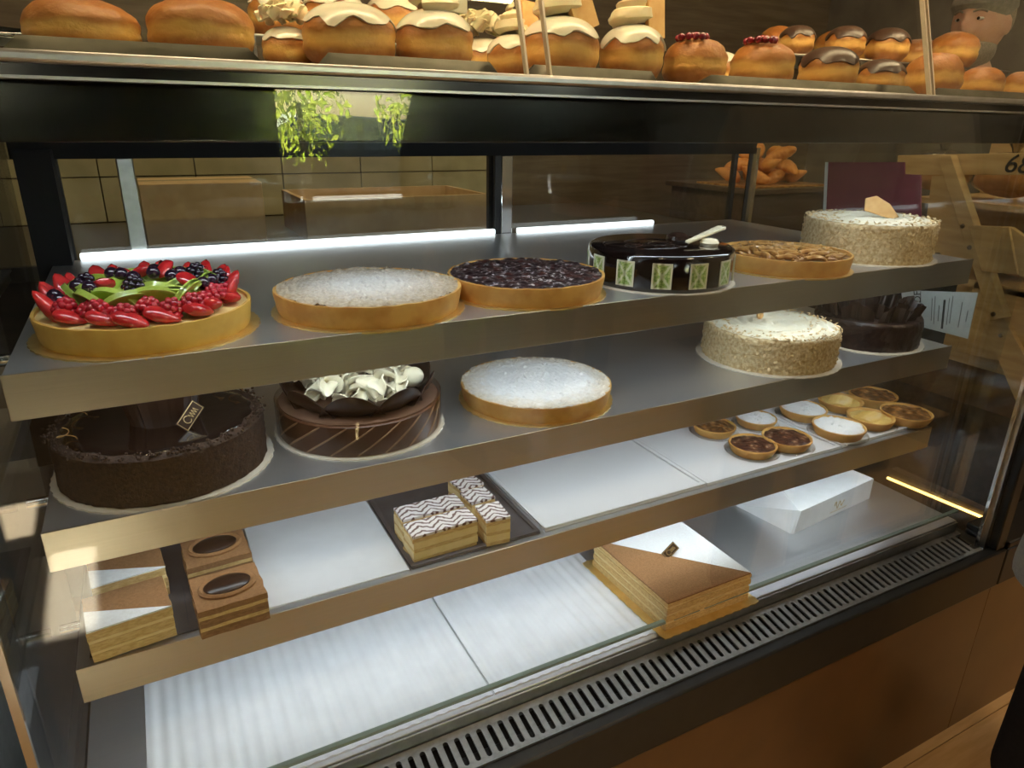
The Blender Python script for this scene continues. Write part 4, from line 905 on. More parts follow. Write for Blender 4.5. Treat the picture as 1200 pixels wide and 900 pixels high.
front = [(105, 146, 'plain', 'large plain doughnut with a ragged seam beside the tongs', 0.62), (242, 130, 'plain', 'large smooth plain doughnut beside the white iced ones', 0.72),
 (340, 62, 'ruffle', 'doughnut with cream ruffles between the plain and iced ones', 0.95), (412, 112, 'ice', 'wide doughnut with white icing running down its side', 0.78), (510, 92, 'plate', 'iced doughnut with cream and a white chocolate plate', 0.9),
 (600, 62, 'swirl', 'doughnut with cream and biscuit finger behind the glass joint', 0.95), (655, 92, 'swirl', 'broad doughnut with cream swirl and biscuit finger', 0.88), (738, 78, 'swirl', 'doughnut with tall cream swirl and a leaning biscuit finger', 0.98),
 (812, 78, 'berry', 'berry topped doughnut next to the biscuit ones', 0.85), (890, 80, 'berry', 'berry topped doughnut next to the chocolate ones', 0.85), (967, 74, 'choc', 'chocolate iced doughnut next to the berry ones', 0.88), (1028, 62, 'choc', 'chocolate iced doughnut next to the plain ones', 0.85),
 (1090, 74, 'plain', 'plain doughnut beside the second glass joint', 0.95), (1146, 60, 'plain', 'plain doughnut with a pale band past the second glass joint', 0.9), (1196, 58, 'plain', 'plain doughnut in the last place of the front row', 0.9)]
for k, (px, wp, kd, lab, hs) in enumerate(front):
    doughnut(px, 70+px*0.035, wp, FR+(0.05 if kd == 'ruffle' or px == 600 else 0), Q, kd, lab, k, hs=hs)
back = [(330, 70, 'ruffle', 0.955, 0.040), (395, 74, 'ruffle', 0.955, 0.040), (464, 70, 'ruffle', 0.955, 0.040), (566, 62, 'ruffle', 0.935, 0.0), (840, 60, 'ice', 0.94, 0.0), (905, 50, 'plain', 0.975, 0.060), (928, 44, 'choc', 0.905, 0.060), (975, 56, 'plain', 1.00, 0.060), (984, 50, 'choc', 0.905, 0.060), (1024, 54, 'plain', 1.00, 0.060), (1033, 54, 'choc', 0.912, 0.060), (1070, 54, 'plain', 1.005, 0.060), (1110, 62, 'plain', 0.925, 0.060)]
bl_ = {('ruffle', 330): 'back row doughnut of ruffled cream behind the plain ones', ('ruffle', 395): 'back row doughnut of ruffled cream behind the wide iced one', ('ruffle', 464): 'back row doughnut of ruffled cream behind the white chocolate plate', ('ruffle', 566): 'ruffled cream doughnut between the plate and the biscuit fingers', ('ice', 840): 'iced doughnut behind the two berry topped ones', ('plain', 905): 'plain doughnut raised behind the chocolate ball', ('choc', 928): 'chocolate coated doughnut raised behind the berry ones', ('plain', 975): 'plain doughnut in the back row behind the chocolate iced ones', ('choc', 984): 'chocolate doughnut stacked on the middle of the chocolate group', ('plain', 1024): 'plain doughnut in the back row behind the chocolate coated ones', ('choc', 1033): 'smooth chocolate coated doughnut stacked over its neighbour', ('plain', 1070): 'plain doughnut in the back row behind the second glass joint', ('plain', 1110): 'big plain doughnut stacked above the front row beside the man'}
for k, (px, wp, kd, Y, dz) in enumerate(back):
    doughnut(px, 60+px*0.03, wp, Y, ZT+0.0035+dz, kd, bl_[(kd, px)], k+3, hs=0.95, tilt=(0, -0.5) if px == 905 else (0, 0))
# risers under the back row
def riser(xa, xb, y0, y1, h, lab):
    t = thing('tray_riser', lab, 'riser', ((xa+xb)/2, y0, ZT)); w_ = (xb-xa)/2
    MB().box(-w_, w_, 0, y1-y0, h-0.003, h).build('riser_top', mk('riser_metal', (0.45, 0.42, 0.38), rough=0.3, metal=1), t, bevel=0.001)
    for x in (-w_, w_-0.003): MB().box(x, x+0.003, 0, y1-y0, 0, h-0.003).build('riser_leg', DULL, t)
riser(ony(290, 60, 0.955).x, ony(500, 60, 0.955).x, 0.905, 1.02, 0.0435, 'low metal riser lifting the back row of cream heaped doughnuts')
riser(ony(872, 60, 0.955).x, ony(1140, 60, 0.955).x, 0.872, 1.06, 0.0635, 'long metal riser lifting the chocolate and plain doughnuts at the back')
# metal trays with turned-up rims
TRAY = mk('tray_metal', (0.52, 0.47, 0.38), (0.62, 0.56, 0.46), 30, 0.22, 1)
def tray(pxa, pxb, lab, y0=0.722, y1=0.86):
    xa_, xb_ = ony(pxa, 85, y0).x, ony(pxb, 100, y0).x; w_ = (xb_-xa_)/2; cx = (xa_+xb_)/2
    t = thing('serving_tray', lab, 'tray', (cx, y0, ZT), 0, 'metal trays on the upper counter')
    MB().box(-w_+0.01, w_-0.01, 0.01, y1-y0, 0.0005, 0.002).build('tray_base', TRAY, t)
    m = MB(); n = 16; vs, fs = [], []
    for i in range(n+1):
        u_ = -1+2*i/n; x = w_*u_; edge = sm(0.0, 0.10, 1-abs(u_)); h_ = 0.012*edge+0.0012
        vs += [(x, 0.012, 0.0008), (x, 0.004, h_), (x, 0.0015, h_), (x, 0.0095, 0.0003)]
    for i in range(n):
        for k in range(4): fs.append((4*i+k, 4*i+(k+1) % 4, 4*i+4+(k+1) % 4, 4*i+4+k))
    fs += [(0, 1, 2, 3), (4*n, 4*n+3, 4*n+2, 4*n+1)]
    m.add(vs, fs).build('tray_rim', TRAY, t); return t
tray(6, 312, 'metal tray under the large plain doughnuts'); tray(372, 586, 'metal tray under the white iced doughnuts'); tray(616, 772, 'metal tray under the biscuit finger doughnuts')
tray(815, 1080, 'metal tray under the berry and chocolate doughnuts'); tray(1092, 1260, 'metal tray under the last plain doughnuts')
tg = thing('tongs', 'pale metal serving tongs lying beside the large ragged doughnut', 'tongs', ony(2, 38, 0.80)); tg.location.z = ZT+0.014
for s in (-1, 1):
    m = MB(); m.prism([(-0.20, -0.006), (0.0, -0.009), (0.022, -0.006), (0.036, 0.0), (0.022, 0.006), (0.0, 0.009), (-0.20, 0.006)], -0.001, 0.001)
    m.build('tong_arm', CHROME, tg, (-0.006, 0.0, 0.004*s+0.004), (0.4*s, 0.02*s, 0), 0.0005)

# ------------------------------------------------------------------ behind the case: staff counter
bc = thing('back_counter', 'dark staff counter with pale top behind the case', 'counter', (0.6, 2.35, 0))
MB().box(-1.9, 1.25, -0.28, 0.42, 0, 0.93).build('cabinet', DARKWOOD, bc)
MB().box(-1.95, 1.28, -0.32, 0.45, 0.93, 0.97).build('worktop', mk('worktop', (0.07, 0.062, 0.05), rough=0.35), bc, bevel=0.004)
OLIVE = mk('olive_tiles', (0.30, 0.27, 0.155), (0.40, 0.36, 0.22), 9, 0.30)
bs = thing('splashback', 'pale olive glazed splashback above the staff counter', 'splashback', (0.1, 2.815, 0.97))
for i in range(9):
    for j in range(3): MB().box(-1.4+i*0.3+0.002, -1.1+i*0.3-0.002, 0, 0.012, 0.002+j*0.15, 0.148+j*0.15).build('splash_tile', OLIVE, bs)
CB = mk('cardboard', (0.46, 0.32, 0.16), (0.54, 0.39, 0.21), 20, 0.8)
p = ony(240, 262, 2.3); bxx = thing('cardboard_box', 'brown cardboard carton standing on the staff counter', 'box', (p.x, 2.32, 0.9705))
MB().box(-0.16, 0.16, -0.12, 0.12, 0, 0.17).build('carton', CB, bxx, bevel=0.002); MB().box(-0.16, 0.16, -0.022, 0.022, 0.1702, 0.1708).build('packing_tape', mk('tape', (0.5, 0.42, 0.26), rough=0.25), bxx)
p = ony(420, 262, 2.3); tr_ = thing('storage_crate', 'tan shallow bakery crate stacked on the staff counter', 'crate', (p.x+0.1, 2.32, 0.9705))
for a in ((-0.3, 0.3, -0.18, 0.18, 0, 0.01), (-0.3, 0.3, -0.18, -0.165, 0.01, 0.12), (-0.3, 0.3, 0.165, 0.18, 0.01, 0.12), (-0.3, -0.285, -0.165, 0.165, 0.01, 0.12), (0.285, 0.3, -0.165, 0.165, 0.01, 0.12)): MB().box(*a).build('crate_board', CB, tr_)
wl_ = thing('wall_lamp', 'thin upright warm light tube on the back wall', 'lamp', ony(984, 22, 2.86))
MB().box(-0.006, 0.006, -0.012, 0.0, -0.03, 0.5).build('tube', emit('amber_tube', (1.0, 0.72, 0.36), 9), wl_); MB().box(-0.014, 0.014, 0.0, 0.035, -0.035, 0.505).build('bracket', DULL, wl_)
# tray of croissants seen past the end glass
cr_p = ony(905, 214, 1.95)
stn = thing('display_stand', 'dark stand behind the case end carrying the croissants', 'stand', (cr_p.x, 2.0, 0))
MB().box(-0.22, 0.26, -0.16, 0.30, cr_p.z-0.03, cr_p.z-0.012).build('stand_top', DARKWOOD, stn, bevel=0.003)
MB().box(-0.20, 0.24, -0.14, 0.28, 0, cr_p.z-0.03).build('stand_body', DARKWOOD, stn)
pl = MB().box(-0.20, 0.20, -0.13, 0.14, 0, 0.008); tag(pl.build('wooden_board', CARAMEL, None, (cr_p.x, 2.0, cr_p.z-0.0118), bevel=0.002), 'orange brown board under the pile of croissants', 'board')
def croissant_mesh():
    m = MB(); n = 36; path, rad = [], []
    for i in range(n+1):
        t = -1+2*i/n; a = t*1.35; path.append((0.055*math.sin(a), 0.045*(1-math.cos(a)), 0)); rad.append((0.004+0.019*(1-abs(t)**1.6))*(1+0.10*abs(math.sin(t*11))))
    m.tube(path, rad, 14); me = m.mesh('croissant', True, 60); me.materials.append(mk('croissant_crust', (0.55, 0.20, 0.04), (0.78, 0.36, 0.09), 30, 0.4)); return me
CRO = croissant_mesh(); random.seed(4)
for k in range(15):
    lay = 0 if k < 7 else 1 if k < 12 else 2
    q = (k, k-7, k-12)[lay]; x = cr_p.x-0.13+0.046*q+0.045*lay+(0.02 if lay == 2 else 0); y = 2.0+(-0.05 if q % 2 else 0.03)
    o = obj('croissant', CRO, None, None, (x, y, cr_p.z+0.022+0.040*lay), (0.5*math.sin(k*1.7), 0.4*math.cos(k*2.9), k*2.1))
    tag(o, 'golden croissant in the pile on the orange brown board', 'croissant', 'croissants piled behind the case')

# ------------------------------------------------------------------ wooden bread rack past the end glass
RX = 1.90
rk = thing('bread_rack', 'pale pine bread rack with slanted upright past the case end', 'rack', (RX, 1.1, 0))
def board_px(name, q, X, th, m, parent=rk):
    P = [onx(x, y, X)-parent.location for x, y in q]
    return MB().hexa([tuple(p) for p in P], [(p.x+th, p.y, p.z) for p in P]).build(name, m, parent, bevel=0.0015)
board_px('cross_beam', [(1052, 182), (1250, 178), (1250, 205), (1050, 205)], RX+0.02, 0.03, WOOD_R)
board_px('upright', [(1098, 183), (1114, 182), (1178, 372), (1160, 376)], RX-0.012, 0.03, WOOD_R)
board_px('side_board', [(1092, 206), (1114, 205), (1150, 310), (1078, 312)], RX+0.004, 0.012, WOOD_R)
board_px('crate_front', [(1134, 264), (1182, 266), (1192, 322), (1150, 318)], RX-0.03, 0.016, WOOD_R)
board_px('crate_front', [(1184, 266), (1250, 312), (1250, 350), (1194, 323)], RX-0.05, 0.016, WOOD_R)
board_px('lower_board', [(1142, 330), (1250, 352), (1250, 440), (1120, 412)], RX+0.03, 0.02, WOOD_R)
board_px('upright', [(1150, 376), (1176, 372), (1230, 470), (1190, 470)], RX+0.015, 0.02, WOOD_R)
b_ = onx(1100, 480, RX+0.05)
MB().box(0.0, 0.36, -0.35, 0.16, 0.0, 0.62).build('plinth', DARKWOOD, rk)
MB().box(0.03, 0.36, -0.35, 0.16, 0.92, 0.94).build('rack_shelf', WOOD_R, rk); MB().box(0.03, 0.36, -0.35, 0.16, 1.12, 1.135).build('rack_shelf', WOOD_R, rk)
MB().box(0.34, 0.36, -0.35, 0.16, 0.62, 1.30).build('rack_back', WOOD_R, rk)
for (x, y) in ((1128, 265), (1136, 290), (1164, 368), (1173, 393)):
    P = onx(x, y, RX-0.013)-rk.location; MB().lathe([(0, 0), (0.006, 0), (0.005, 0.003), (0, 0.004)], 12, None, Matrix.Rotation(-PI/2, 4, 'Y')).build('screw', mk('screw_steel', (0.2, 0.14, 0.08), rough=0.4, metal=1), rk, tuple(P))
P = onx(1192, 193, RX+0.018); o = obj('price_lettering', text_mesh('price_lettering', '68', 0.062, 0.002, 0.2), INK, rk, tuple(P-rk.location), (PI/2, 0, -PI/2))
# red card and printed notice standing at the glass
def quad_thing(name, label, cat, q, X, th, m):
    P = [onx(x, y, X) for x, y in q]; c = sum(P, Vector())/4; c.z = min(p.z for p in P)
    t = thing(name, label, cat, c); MB().hexa([tuple(p-c) for p in P], [tuple(p-c+Vector((th, 0, 0))) for p in P]).build('sheet', m, t); return t, c
MAROON = mk('maroon_card', (0.24, 0.028, 0.06), (0.28, 0.036, 0.07), 10, 0.5)
t, c = quad_thing('red_card', 'maroon card panel with a notched corner behind the almond cake', 'card', [(967, 190), (1060, 190), (1060, 258), (964, 258)], 1.462, 0.003, MAROON)
P = [onx(x, y, 1.462) for x, y in ((1060, 204), (1079, 205), (1079, 258), (1060, 258))]; MB().hexa([tuple(p-c) for p in P], [tuple(p-c+Vector((0.003, 0, 0))) for p in P]).build('step', MAROON, t)
P = [onx(x, y, 1.460) for x, y in ((967, 190), (970, 190), (967, 258), (964, 258))]; MB().hexa([tuple(p-c) for p in P], [tuple(p-c+Vector((0.004, 0, 0))) for p in P]).build('white_edge', PAPER, t)
NX = ER+0.006
nq = [(1056, 340), (1146, 343), (1134, 397), (1060, 378)]
t, c = quad_thing('notice', 'white printed notice sheet with an offer, turned sideways on the end glass', 'notice', nq, NX, 0.0012, PAPER)
nP = [onx(x, y, NX)-c for x, y in nq]
def npos(u_, v_): a = nP[0].lerp(nP[1], u_); b = nP[3].lerp(nP[2], u_); return a.lerp(b, v_)
def ink(us, v0, v1, wd, m):
    a, b = npos(us, v0), npos(us, v1); d = npos(us+wd, v0)-a; o_ = Vector((-0.0006, 0, 0))
    q = [a+o_, a+d+o_, b+d+o_, b+o_]; MB().hexa([tuple(p) for p in q], [tuple(p+Vector((0.0003, 0, 0))) for p in q]).build('print_line', m, t)
for us, v0, v1, wd, m in ((0.27, 0.02, 0.95, 0.008, INK), (0.43, 0.18, 0.78, 0.010, GREYINK), (0.47, 0.12, 0.85, 0.010, GREYINK), (0.53, 0.35, 0.75, 0.014, GREYINK), (0.59, 0.20, 0.92, 0.028, INK), (0.66, 0.15, 0.8, 0.010, GREYINK), (0.70, 0.1, 0.75, 0.012, GREYINK), (0.83, 0.22, 0.8, 0.012, GREYINK), (0.92, 0.4, 0.65, 0.012, GREYINK)): ink(us, v0, v1, wd, m)
tm = text_mesh('offer_lettering', '0% OFF', 0.022, 0.0004); o = obj('offer_lettering', tm, INK, t); e1 = (npos(0.17, 0.0)-npos(0.17, 1.0)).normalized(); e2 = (npos(0.05, 0.5)-npos(0.3, 0.5)); e2 = (e2-e2.dot(e1)*e1).normalized()
M4 = Matrix((e1, e2, e1.cross(e2))).transposed().to_4x4(); M4.translation = npos(0.235, 0.33)+Vector((-0.0008, 0, 0)); o.matrix_local = M4
sg = MB().tube([tuple(npos(0.07+0.03*math.sin(t_*14), 0.2+0.4*t_)+Vector((-0.0008, 0, 0))) for t_ in np.linspace(0, 1, 30)], 0.0007, 5); sg.build('logo', INK, t)
# bagged loaves on the rack
LOAF = MB().ball((0, 0, 0), 1, 24, 14, lambda d: 1+0.05*nz(d.x*2, d.y*2, d.z*2), (0.06, 0.085, 0.045)).mesh('loaf'); LOAF.materials.append(BREAD)
bgm = MB().ball((0, 0, 0), 1, 28, 16, lambda d: 1.12+0.10*nz(d.x*5, d.y*5, d.z*5), (0.066, 0.095, 0.050)); BAG = bgm.mesh('clear_bag'); BAG.materials.append(FILM)
for k, (x, y, X, lab) in enumerate(((1160, 248, RX+0.12, 'bagged brown loaf behind the first crate front'), (1262, 275, RX+0.12, 'bagged brown loaf at the far side of the crate'), (1080, 238, RX+0.14, 'bagged brown loaf behind the slanted upright'), (1180, 352, RX+0.10, 'bagged brown loaf on the lower rack board'))):
    P = onx(x, y, X); zsh = 1.135 if k < 3 else 0.94
    t = thing('bagged_loaf', lab, 'bread', (P.x+0.05, P.y, zsh+0.002)); obj('loaf', LOAF, None, t, (0, 0, 0.05), (0, 0, 0.3*k)); obj('clear_bag', BAG, None, t, (0, 0, 0.065), (0, 0, 0.3*k))
    MB().lathe([(0.006, 0.118), (0.010, 0.13), (0.030, 0.165), (0.0295, 0.165), (0.009, 0.13), (0.0055, 0.118)], 18, lambda a, r, z: (r*(1+0.3*math.sin(a*5)), z)).build('bag_neck', FILM, t)
# warm strip light along the low plinth past the end glass
sa, sb_ = onx(1165, 612, 1.62), onx(1040, 560, 1.62)
ls = thing('strip_light', 'thin warm strip light running back past the case end', 'strip light', (1.62, sa.y, 0)); dl = sb_-sa
MB().tube([(0, 0, sa.z), (0, dl.y, sa.z+dl.z)], 0.0035, 8).build('tube', LED_Y, ls)
MB().box(0.004, 0.03, 0, dl.y, 0, sa.z+0.012).build('mounting_board', DARKWOOD, ls)

# ------------------------------------------------------------------ people
def skin_mesh(joints, edges, sub=2):
    me = bpy.data.meshes.new('skin_tmp'); names = list(joints); ix = {k: i for i, k in enumerate(names)}
    me.from_pydata([joints[k][0] for k in names], [(ix[a], ix[b]) for a, b in edges], [])
    o = bpy.data.objects.new('skin_tmp', me); COL.objects.link(o)
    o.modifiers.new('skin', 'SKIN'); sv = me.skin_vertices[0].data
    for k in names:
        r_ = joints[k][1]; sv[ix[k]].radius = (r_, r_) if not isinstance(r_, tuple) else r_
    sv[0].use_root = True
    s = o.modifiers.new('sub', 'SUBSURF'); s.levels = s.render_levels = sub
    m2 = bpy.data.meshes.new_from_object(o.evaluated_get(bpy.context.evaluated_depsgraph_get()))
    bpy.data.objects.remove(o); return m2
def to_mb(me): return MB().add([tuple(v.co) for v in me.vertices], [tuple(p.vertices) for p in me.polygons])
def head_mb(T):                 # faces -Y, origin at the chin level centre; 0.23 m tall
    m = MB(); n, k = 40, 30; vs, fs = [], []
    g = lambda x, z, cx, cz, sx, sz: math.exp(-((x-cx)/sx)**2-((z-cz)/sz)**2)
    for j in range(k+1):
        p = PI*j/k
        for i in range(n):
            q = 2*PI*i/n; d = Vector((math.sin(p)*math.cos(q), math.sin(p)*math.sin(q), math.cos(p)))
            w_ = 0.076*(1-0.20*sm(0.0, -0.9, d.z)); x = d.x*w_; y = d.y*0.097; z = 0.118+d.z*0.115
            if d.y < 0:
                y += -0.012*sm(0.0, -0.8, d.z)*(-d.y)
                s = sm(0.1, 0.6, -d.y)
                y -= s*(0.028*g(x, z, 0, 0.098, 0.013, 0.018)+0.014*g(x, z, 0, 0.122, 0.010, 0.022))      # nose
                y -= s*0.008*g(x, z, 0, 0.140, 0.045, 0.010)                                              # brow
                for sx in (-1, 1): y += s*0.012*g(x, z, sx*0.031, 0.124, 0.015, 0.011); y -= s*0.005*g(x, z, sx*0.042, 0.095, 0.02, 0.02)
                y -= s*(0.008*g(x, z, 0, 0.066, 0.022, 0.006)+0.008*g(x, z, 0, 0.053, 0.020, 0.006)-0.004*g(x, z, 0, 0.060, 0.02, 0.003)); y -= s*0.012*g(x, z, 0, 0.022, 0.025, 0.016)
            vs.append((x, y, z))
    for j in range(k):
        for i in range(n): fs.append((j*n+i, (j+1)*n+i, (j+1)*n+(i+1) % n, j*n+(i+1) % n))
    m.add(vs, fs, T)
    for s in (-1, 1): m.ball((s*0.077, 0.012, 0.108), 1, 12, 8, None, (0.010, 0.018, 0.030), T)
    return m
def remesh(mb, vox, name, m):
    me = mb.mesh(name); o = bpy.data.objects.new(name, me); COL.objects.link(o)
    r_ = o.modifiers.new('remesh', 'REMESH'); r_.mode = 'VOXEL'; r_.voxel_size = vox
    s = o.modifiers.new('smooth', 'SMOOTH'); s.iterations = 3; s.factor = 0.5
    m2 = bpy.data.meshes.new_from_object(o.evaluated_get(bpy.context.evaluated_depsgraph_get())); bpy.data.objects.remove(o)
    m2.name = name; m2.polygons.foreach_set('use_smooth', [True]*len(m2.polygons)); m2.materials.clear(); m2.materials.append(m); return m2
def person(label, loc, rz, top, trousers, hair, hgt=1.76, head_turn=0.0, coat=False, vox=0.008, detail=False, arm='down', group=None, hat=None, beard=None):
    k = hgt/1.76; t = thing('person', label, 'person', loc, rz, group); t.scale = (k, k, k)
    J = {'pel': ((0, 0, 0.96), (0.15, 0.11)), 'wai': ((0, 0, 1.12), (0.135, 0.095)), 'che': ((0, 0.0, 1.32), (0.165, 0.11)), 'nec': ((0, 0.01, 1.475), (0.06, 0.06)), 'hd': ((0, 0.0, 1.58), (0.055, 0.055))}
    E_ = [('pel', 'wai'), ('wai', 'che'), ('che', 'nec'), ('nec', 'hd')]
    for s, c in ((-1, 'l'), (1, 'r')):
        J['sh'+c] = ((s*0.185, 0.01, 1.41), 0.062); J['hip'+c] = ((s*0.095, 0, 0.88), 0.092); J['kn'+c] = ((s*0.10, -0.015, 0.49), 0.060); J['an'+c] = ((s*0.105, 0.02, 0.09), 0.040); J['to'+c] = ((s*0.115, -0.13, 0.045), 0.036)
        if arm == 'down': J['el'+c] = ((s*0.245, 0.03, 1.12), 0.045); J['wr'+c] = ((s*0.255, -0.04, 0.88), 0.030)
        else: J['el'+c] = ((s*0.235, 0.0, 1.12), 0.045); J['wr'+c] = ((s*0.12, -0.22, 1.14), 0.030)
        E_ += [('che', 'sh'+c), ('sh'+c, 'el'+c), ('el'+c, 'wr'+c), ('pel', 'hip'+c), ('hip'+c, 'kn'+c), ('kn'+c, 'an'+c), ('an'+c, 'to'+c)]
    body = to_mb(skin_mesh(J, E_))
    HT = Matrix.Translation((0, -0.005, 1.525)) @ Matrix.Rotation(head_turn, 4, 'Z')
    hm = head_mb(HT); body.add(hm.v, hm.f)
    for s, c in ((-1, 'l'), (1, 'r')):                                     # hands: palm, four fingers, thumb
        w_ = Vector(J['wr'+c][0]); d = (w_-Vector(J['el'+c][0])).normalized(); sd = d.cross(Vector((1, 0, 0))).normalized(); up = Vector((s, 0, 0))
        pm = w_+d*0.05; body.ball(tuple(pm), 1, 12, 8, None, (0.022, 0.042, 0.05))
        for f_ in range(4):
            b0 = w_+d*0.085+sd*(0.026*(f_-1.5)/1.5); L = (0.062, 0.074, 0.07, 0.055)[f_]
            body.tube([tuple(b0-d*0.02), tuple(b0+d*L*0.5-up*0.006), tuple(b0+d*L*0.8-up*0.020), tuple(b0+d*L*0.95-up*0.034)], [0.0095, 0.009, 0.0085, 0.006], 8)
        b0 = w_+d*0.035+sd*0.034; body.tube([tuple(b0-sd*0.012), tuple(b0+d*0.02+sd*0.014), tuple(b0+d*0.048+sd*0.016)], [0.012, 0.0105, 0.007], 8)
    obj('body', remesh(body, vox, 'body', SKIN), None, t)
    up_ = lambda ks, g: {q: (J[q][0], tuple(r_+g for r_ in J[q][1]) if isinstance(J[q][1], tuple) else J[q][1]+g) for q in ks}
    tk = ['che', 'wai', 'pel', 'shl', 'shr', 'ell', 'elr', 'wrl', 'wrr']; TJ = up_(tk, 0.034); TJ['nk'] = ((0, 0.01, 1.455), 0.085)
    TE = [('che', 'wai'), ('wai', 'pel'), ('che', 'nk'), ('che', 'shl'), ('che', 'shr'), ('shl', 'ell'), ('shr', 'elr'), ('ell', 'wrl'), ('elr', 'wrr')]
    tm_ = skin_mesh(TJ, TE); tm_.materials.clear(); tm_.materials.append(top); tm_.polygons.foreach_set('use_smooth', [True]*len(tm_.polygons)); obj('jacket' if coat else 'sweater', tm_, None, t)
    LJ = up_(['pel', 'hipl', 'hipr', 'knl', 'knr', 'anl', 'anr'], 0.014); LE = [('pel', 'hipl'), ('pel', 'hipr'), ('hipl', 'knl'), ('hipr', 'knr'), ('knl', 'anl'), ('knr', 'anr')]
    lm = skin_mesh(LJ, LE); lm.materials.clear(); lm.materials.append(trousers); lm.polygons.foreach_set('use_smooth', [True]*len(lm.polygons)); obj('trousers', lm, None, t)
    if coat: MB().lathe([(0.185, 1.15), (0.20, 0.95), (0.235, 0.62), (0.228, 0.62), (0.19, 0.95), (0.175, 1.15)], 40, lambda a, r, z: (r*(1-0.22*abs(math.sin(a)))*(1+0.02*math.sin(a*9)*(1.2-z)), z)).build('coat_skirt', top, t)
    SH = mk('shoe', (0.02, 0.018, 0.016), rough=0.4)
    for s in (-1, 1): MB().ball((s*0.112, -0.055, 0.040), 1, 16, 10, None, (0.052, 0.145, 0.052)).build('shoe', SH, t)
    hv = [(x, y, z) for x, y, z in head_mb(Matrix.Identity(4)).v]
    cap = MB().ball((0, 0.012, 0.135), 1, 32, 20, lambda d: 1 if (d.z > 0.30 or (d.y > 0.1 and d.z > -0.45)) else 0.86, (0.086, 0.104, 0.112), HT); cap.build('hair', hair, t)
    if beard:
        bm_ = MB().ball((0, -0.026, 0.042), 1, 28, 18, lambda d: (1+0.03*nz(d.x*6, d.y*6, d.z*6)) if d.z < 0.25 else 0.8, (0.069, 0.084, 0.064), HT); bm_.build('beard', beard, t)
        MB().tube([tuple(HT @ Vector((0.030*u, -0.113+0.022*u*u, 0.075-0.008*u*u))) for u in np.linspace(-1, 1, 9)], [0.003]+[0.0065]*7+[0.003], 8).build('moustache', beard, t)
    if hat:
        h_ = MB().ball((0, 0.005, 0.165), 1, 32, 16, lambda d: 1.0 if d.z > -0.1 else 0.93, (0.090, 0.110, 0.080), HT); h_.build('cap', hat, t)
    if detail:
        EW = mk('eye_white', (0.75, 0.72, 0.68), rough=0.2); PU = mk('pupil', (0.02, 0.014, 0.01), rough=0.1)
        for s in (-1, 1):
            e = MB().ball((s*0.031, -0.0785, 0.1235), 0.0115, 14, 10, None, (1, 1, 0.5), HT).build('eye', EW, t)
            MB().ball((s*0.030, -0.0895, 0.1235), 0.0048, 10, 8, None, (1, 0.6, 1), HT).build('pupil', PU, e)
            MB().tube([tuple(HT @ Vector((s*(0.014+0.034*u), -0.098+0.022*u, 0.142+0.006*math.sin(u*PI)))) for u in np.linspace(0, 1, 7)], 0.0035, 6).build('eyebrow', hair, t)
        MB().tube([tuple(HT @ Vector((0.022*u, -0.115+0.012*u*u, 0.060))) for u in np.linspace(-1, 1, 7)], [0.001]+[0.004]*5+[0.001], 8).build('lips', mk('lips', (0.45, 0.15, 0.12), rough=0.4), t)
    return t
BLACKCLOTH = mk('black_cloth', (0.010, 0.010, 0.011), (0.016, 0.016, 0.017), 90, 0.85)
GREYKNIT = mk('grey_knit', (0.36, 0.33, 0.29), (0.44, 0.41, 0.36), 240, 0.85, bump=0.5)
GREYHAIR = mk('grey_hair', (0.26, 0.21, 0.16), (0.38, 0.32, 0.25), 200, 0.6); DARKHAIR = mk('dark_hair', (0.02, 0.014, 0.01), rough=0.5)
# bearded man beyond the case, looking along the counter
mp = ray(1150, 22); tt = 2.9/math.hypot(mp.x, mp.y); mx, my = mp.x*tt, mp.y*tt
person('bearded man in a grey cap standing past the end of the counter', (mx, my, 0), R(-60), mk('olive_shirt', (0.10, 0.085, 0.06), rough=0.8), BLACKCLOTH, GREYHAIR, 1.745, R(-22), False, 0.006, True, hat=mk('grey_cap', (0.24, 0.22, 0.18), (0.32, 0.29, 0.24), 80, 0.8), beard=GREYHAIR)
# customer at the right of the case front
P = ony(1152, 850, 0.33)
person('customer in a grey knit top and black coat skirt beside the case corner', (P.x+0.46, 0.33, 0), R(70), GREYKNIT, BLACKCLOTH, DARKHAIR, 1.68, 0, True)
# two customers in dark coats waiting in the shop
person('person in a long black coat waiting by the shop window', (1.15, -1.05, 0), R(170), BLACKCLOTH, BLACKCLOTH, DARKHAIR, 1.78, 0, True)
person('person in a black jacket and trousers standing behind the coat wearer', (1.75, -1.25, 0), R(190), BLACKCLOTH, BLACKCLOTH, DARKHAIR, 1.74, 0.3, False)

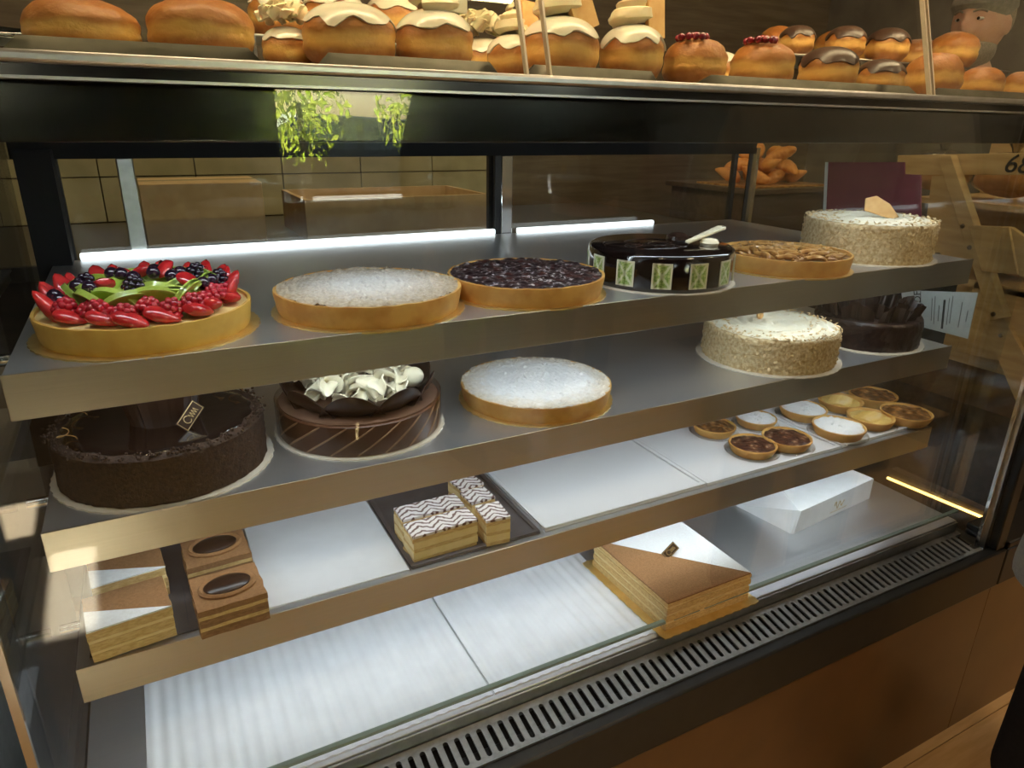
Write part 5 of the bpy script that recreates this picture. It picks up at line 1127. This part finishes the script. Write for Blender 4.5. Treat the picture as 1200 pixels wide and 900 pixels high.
# ------------------------------------------------------------------ street seen in the glass
_n = N('translucent_leaf'); _tl = _n.n('ShaderNodeBsdfTranslucent'); _c = _n.ramp(_n.noise(9, 4), [(0.35, (0.20, 0.30, 0.02)), (0.65, (0.55, 0.58, 0.08))])
_n.color(_c); _n.l(_c, _tl.inputs[0]); _mx = _n.n('ShaderNodeMixShader'); _mx.inputs[0].default_value = 0.6; _n.l(_n.p.outputs[0], _mx.inputs[1]); _n.l(_tl.outputs[0], _mx.inputs[2]); _n.l(_mx.outputs[0], _n.out.inputs[0]); LEAF = _n.m
BARK = mk('bark', (0.10, 0.07, 0.045), (0.16, 0.12, 0.08), 20, 0.8)
def tree(x, y, h, rad, label, seed):
    random.seed(seed); t = thing('street_tree', label, 'tree', (x, y, -0.02))
    MB().tube([(0, 0, 0), (0.03, 0.02, h*0.4), (0.0, 0.04, h*0.75)], [0.06, 0.05, 0.03], 10).build('trunk', BARK, t)
    m = MB()
    for k in range(420):
        d = Vector((random.gauss(0, 1), random.gauss(0, 1), random.gauss(0, 1))).normalized()*random.random()**0.4
        P = Vector((d.x*rad, d.y*rad, h*0.72+d.z*rad*1.1)); T = Matrix.Translation(P) @ Euler((random.random()*6, random.random()*6, random.random()*6)).to_matrix().to_4x4(); s = random.uniform(0.04, 0.08)
        m.add([(-s, 0, 0), (0, -s*0.4, 0.006), (s, 0, 0), (0, s*0.4, 0.006)], [(0, 1, 2, 3)], T)
    o = m.build('foliage', LEAF, t, smooth=False); o['kind'] = 'stuff'
tree(1.6, -6.4, 2.0, 0.55, 'leafy young tree on the pavement outside the window', 2)
tree(3.1, -6.9, 2.0, 0.5, 'second leafy tree further along the pavement', 6)
cq = thing('parked_car', 'dark parked car on the street outside the window', 'car', (3.0, -9.4, -0.02)); CARP = mk('car_paint', (0.05, 0.055, 0.065), rough=0.2, coat=0.8)
prof = [(-2.1, 0.35), (2.1, 0.35), (2.15, 0.6), (2.0, 0.82), (1.15, 0.92), (0.55, 1.36), (-0.9, 1.42), (-1.7, 0.98), (-2.15, 0.92), (-2.2, 0.6)]
MB().prism(prof, -0.85, 0.85, Matrix.Rotation(PI/2, 4, 'X')).build('body', CARP, cq, bevel=0.06)
for q in ([(0.95, 0.95), (0.5, 1.28), (-0.1, 1.32), (-0.1, 0.96)], [(-0.2, 0.96), (-0.2, 1.32), (-0.88, 1.33), (-1.45, 0.99)]):
    for s in (-1, 1): MB().prism(q, 0.852*s, 0.858*s, Matrix.Rotation(PI/2, 4, 'X')).build('side_window', mk('car_glass', (0.12, 0.15, 0.17), rough=0.05), cq)
for x in (-1.35, 1.35):
    for s in (-1, 1):
        wh = MB().lathe([(0, -0.1), (0.31, -0.1), (0.33, -0.06), (0.33, 0.06), (0.31, 0.1), (0, 0.1)], 28, None, Matrix.Translation((x, s*0.78, 0.33)) @ Matrix.Rotation(PI/2, 4, 'X')).build('wheel', mk('tyre', (0.02, 0.02, 0.02), rough=0.8), cq)
        MB().lathe([(0, -0.105), (0.19, -0.105), (0.2, 0.105), (0, 0.105)], 20, None, Matrix.Translation((x, s*0.785, 0.33)) @ Matrix.Rotation(PI/2, 4, 'X')).build('hubcap', DULL, wh)
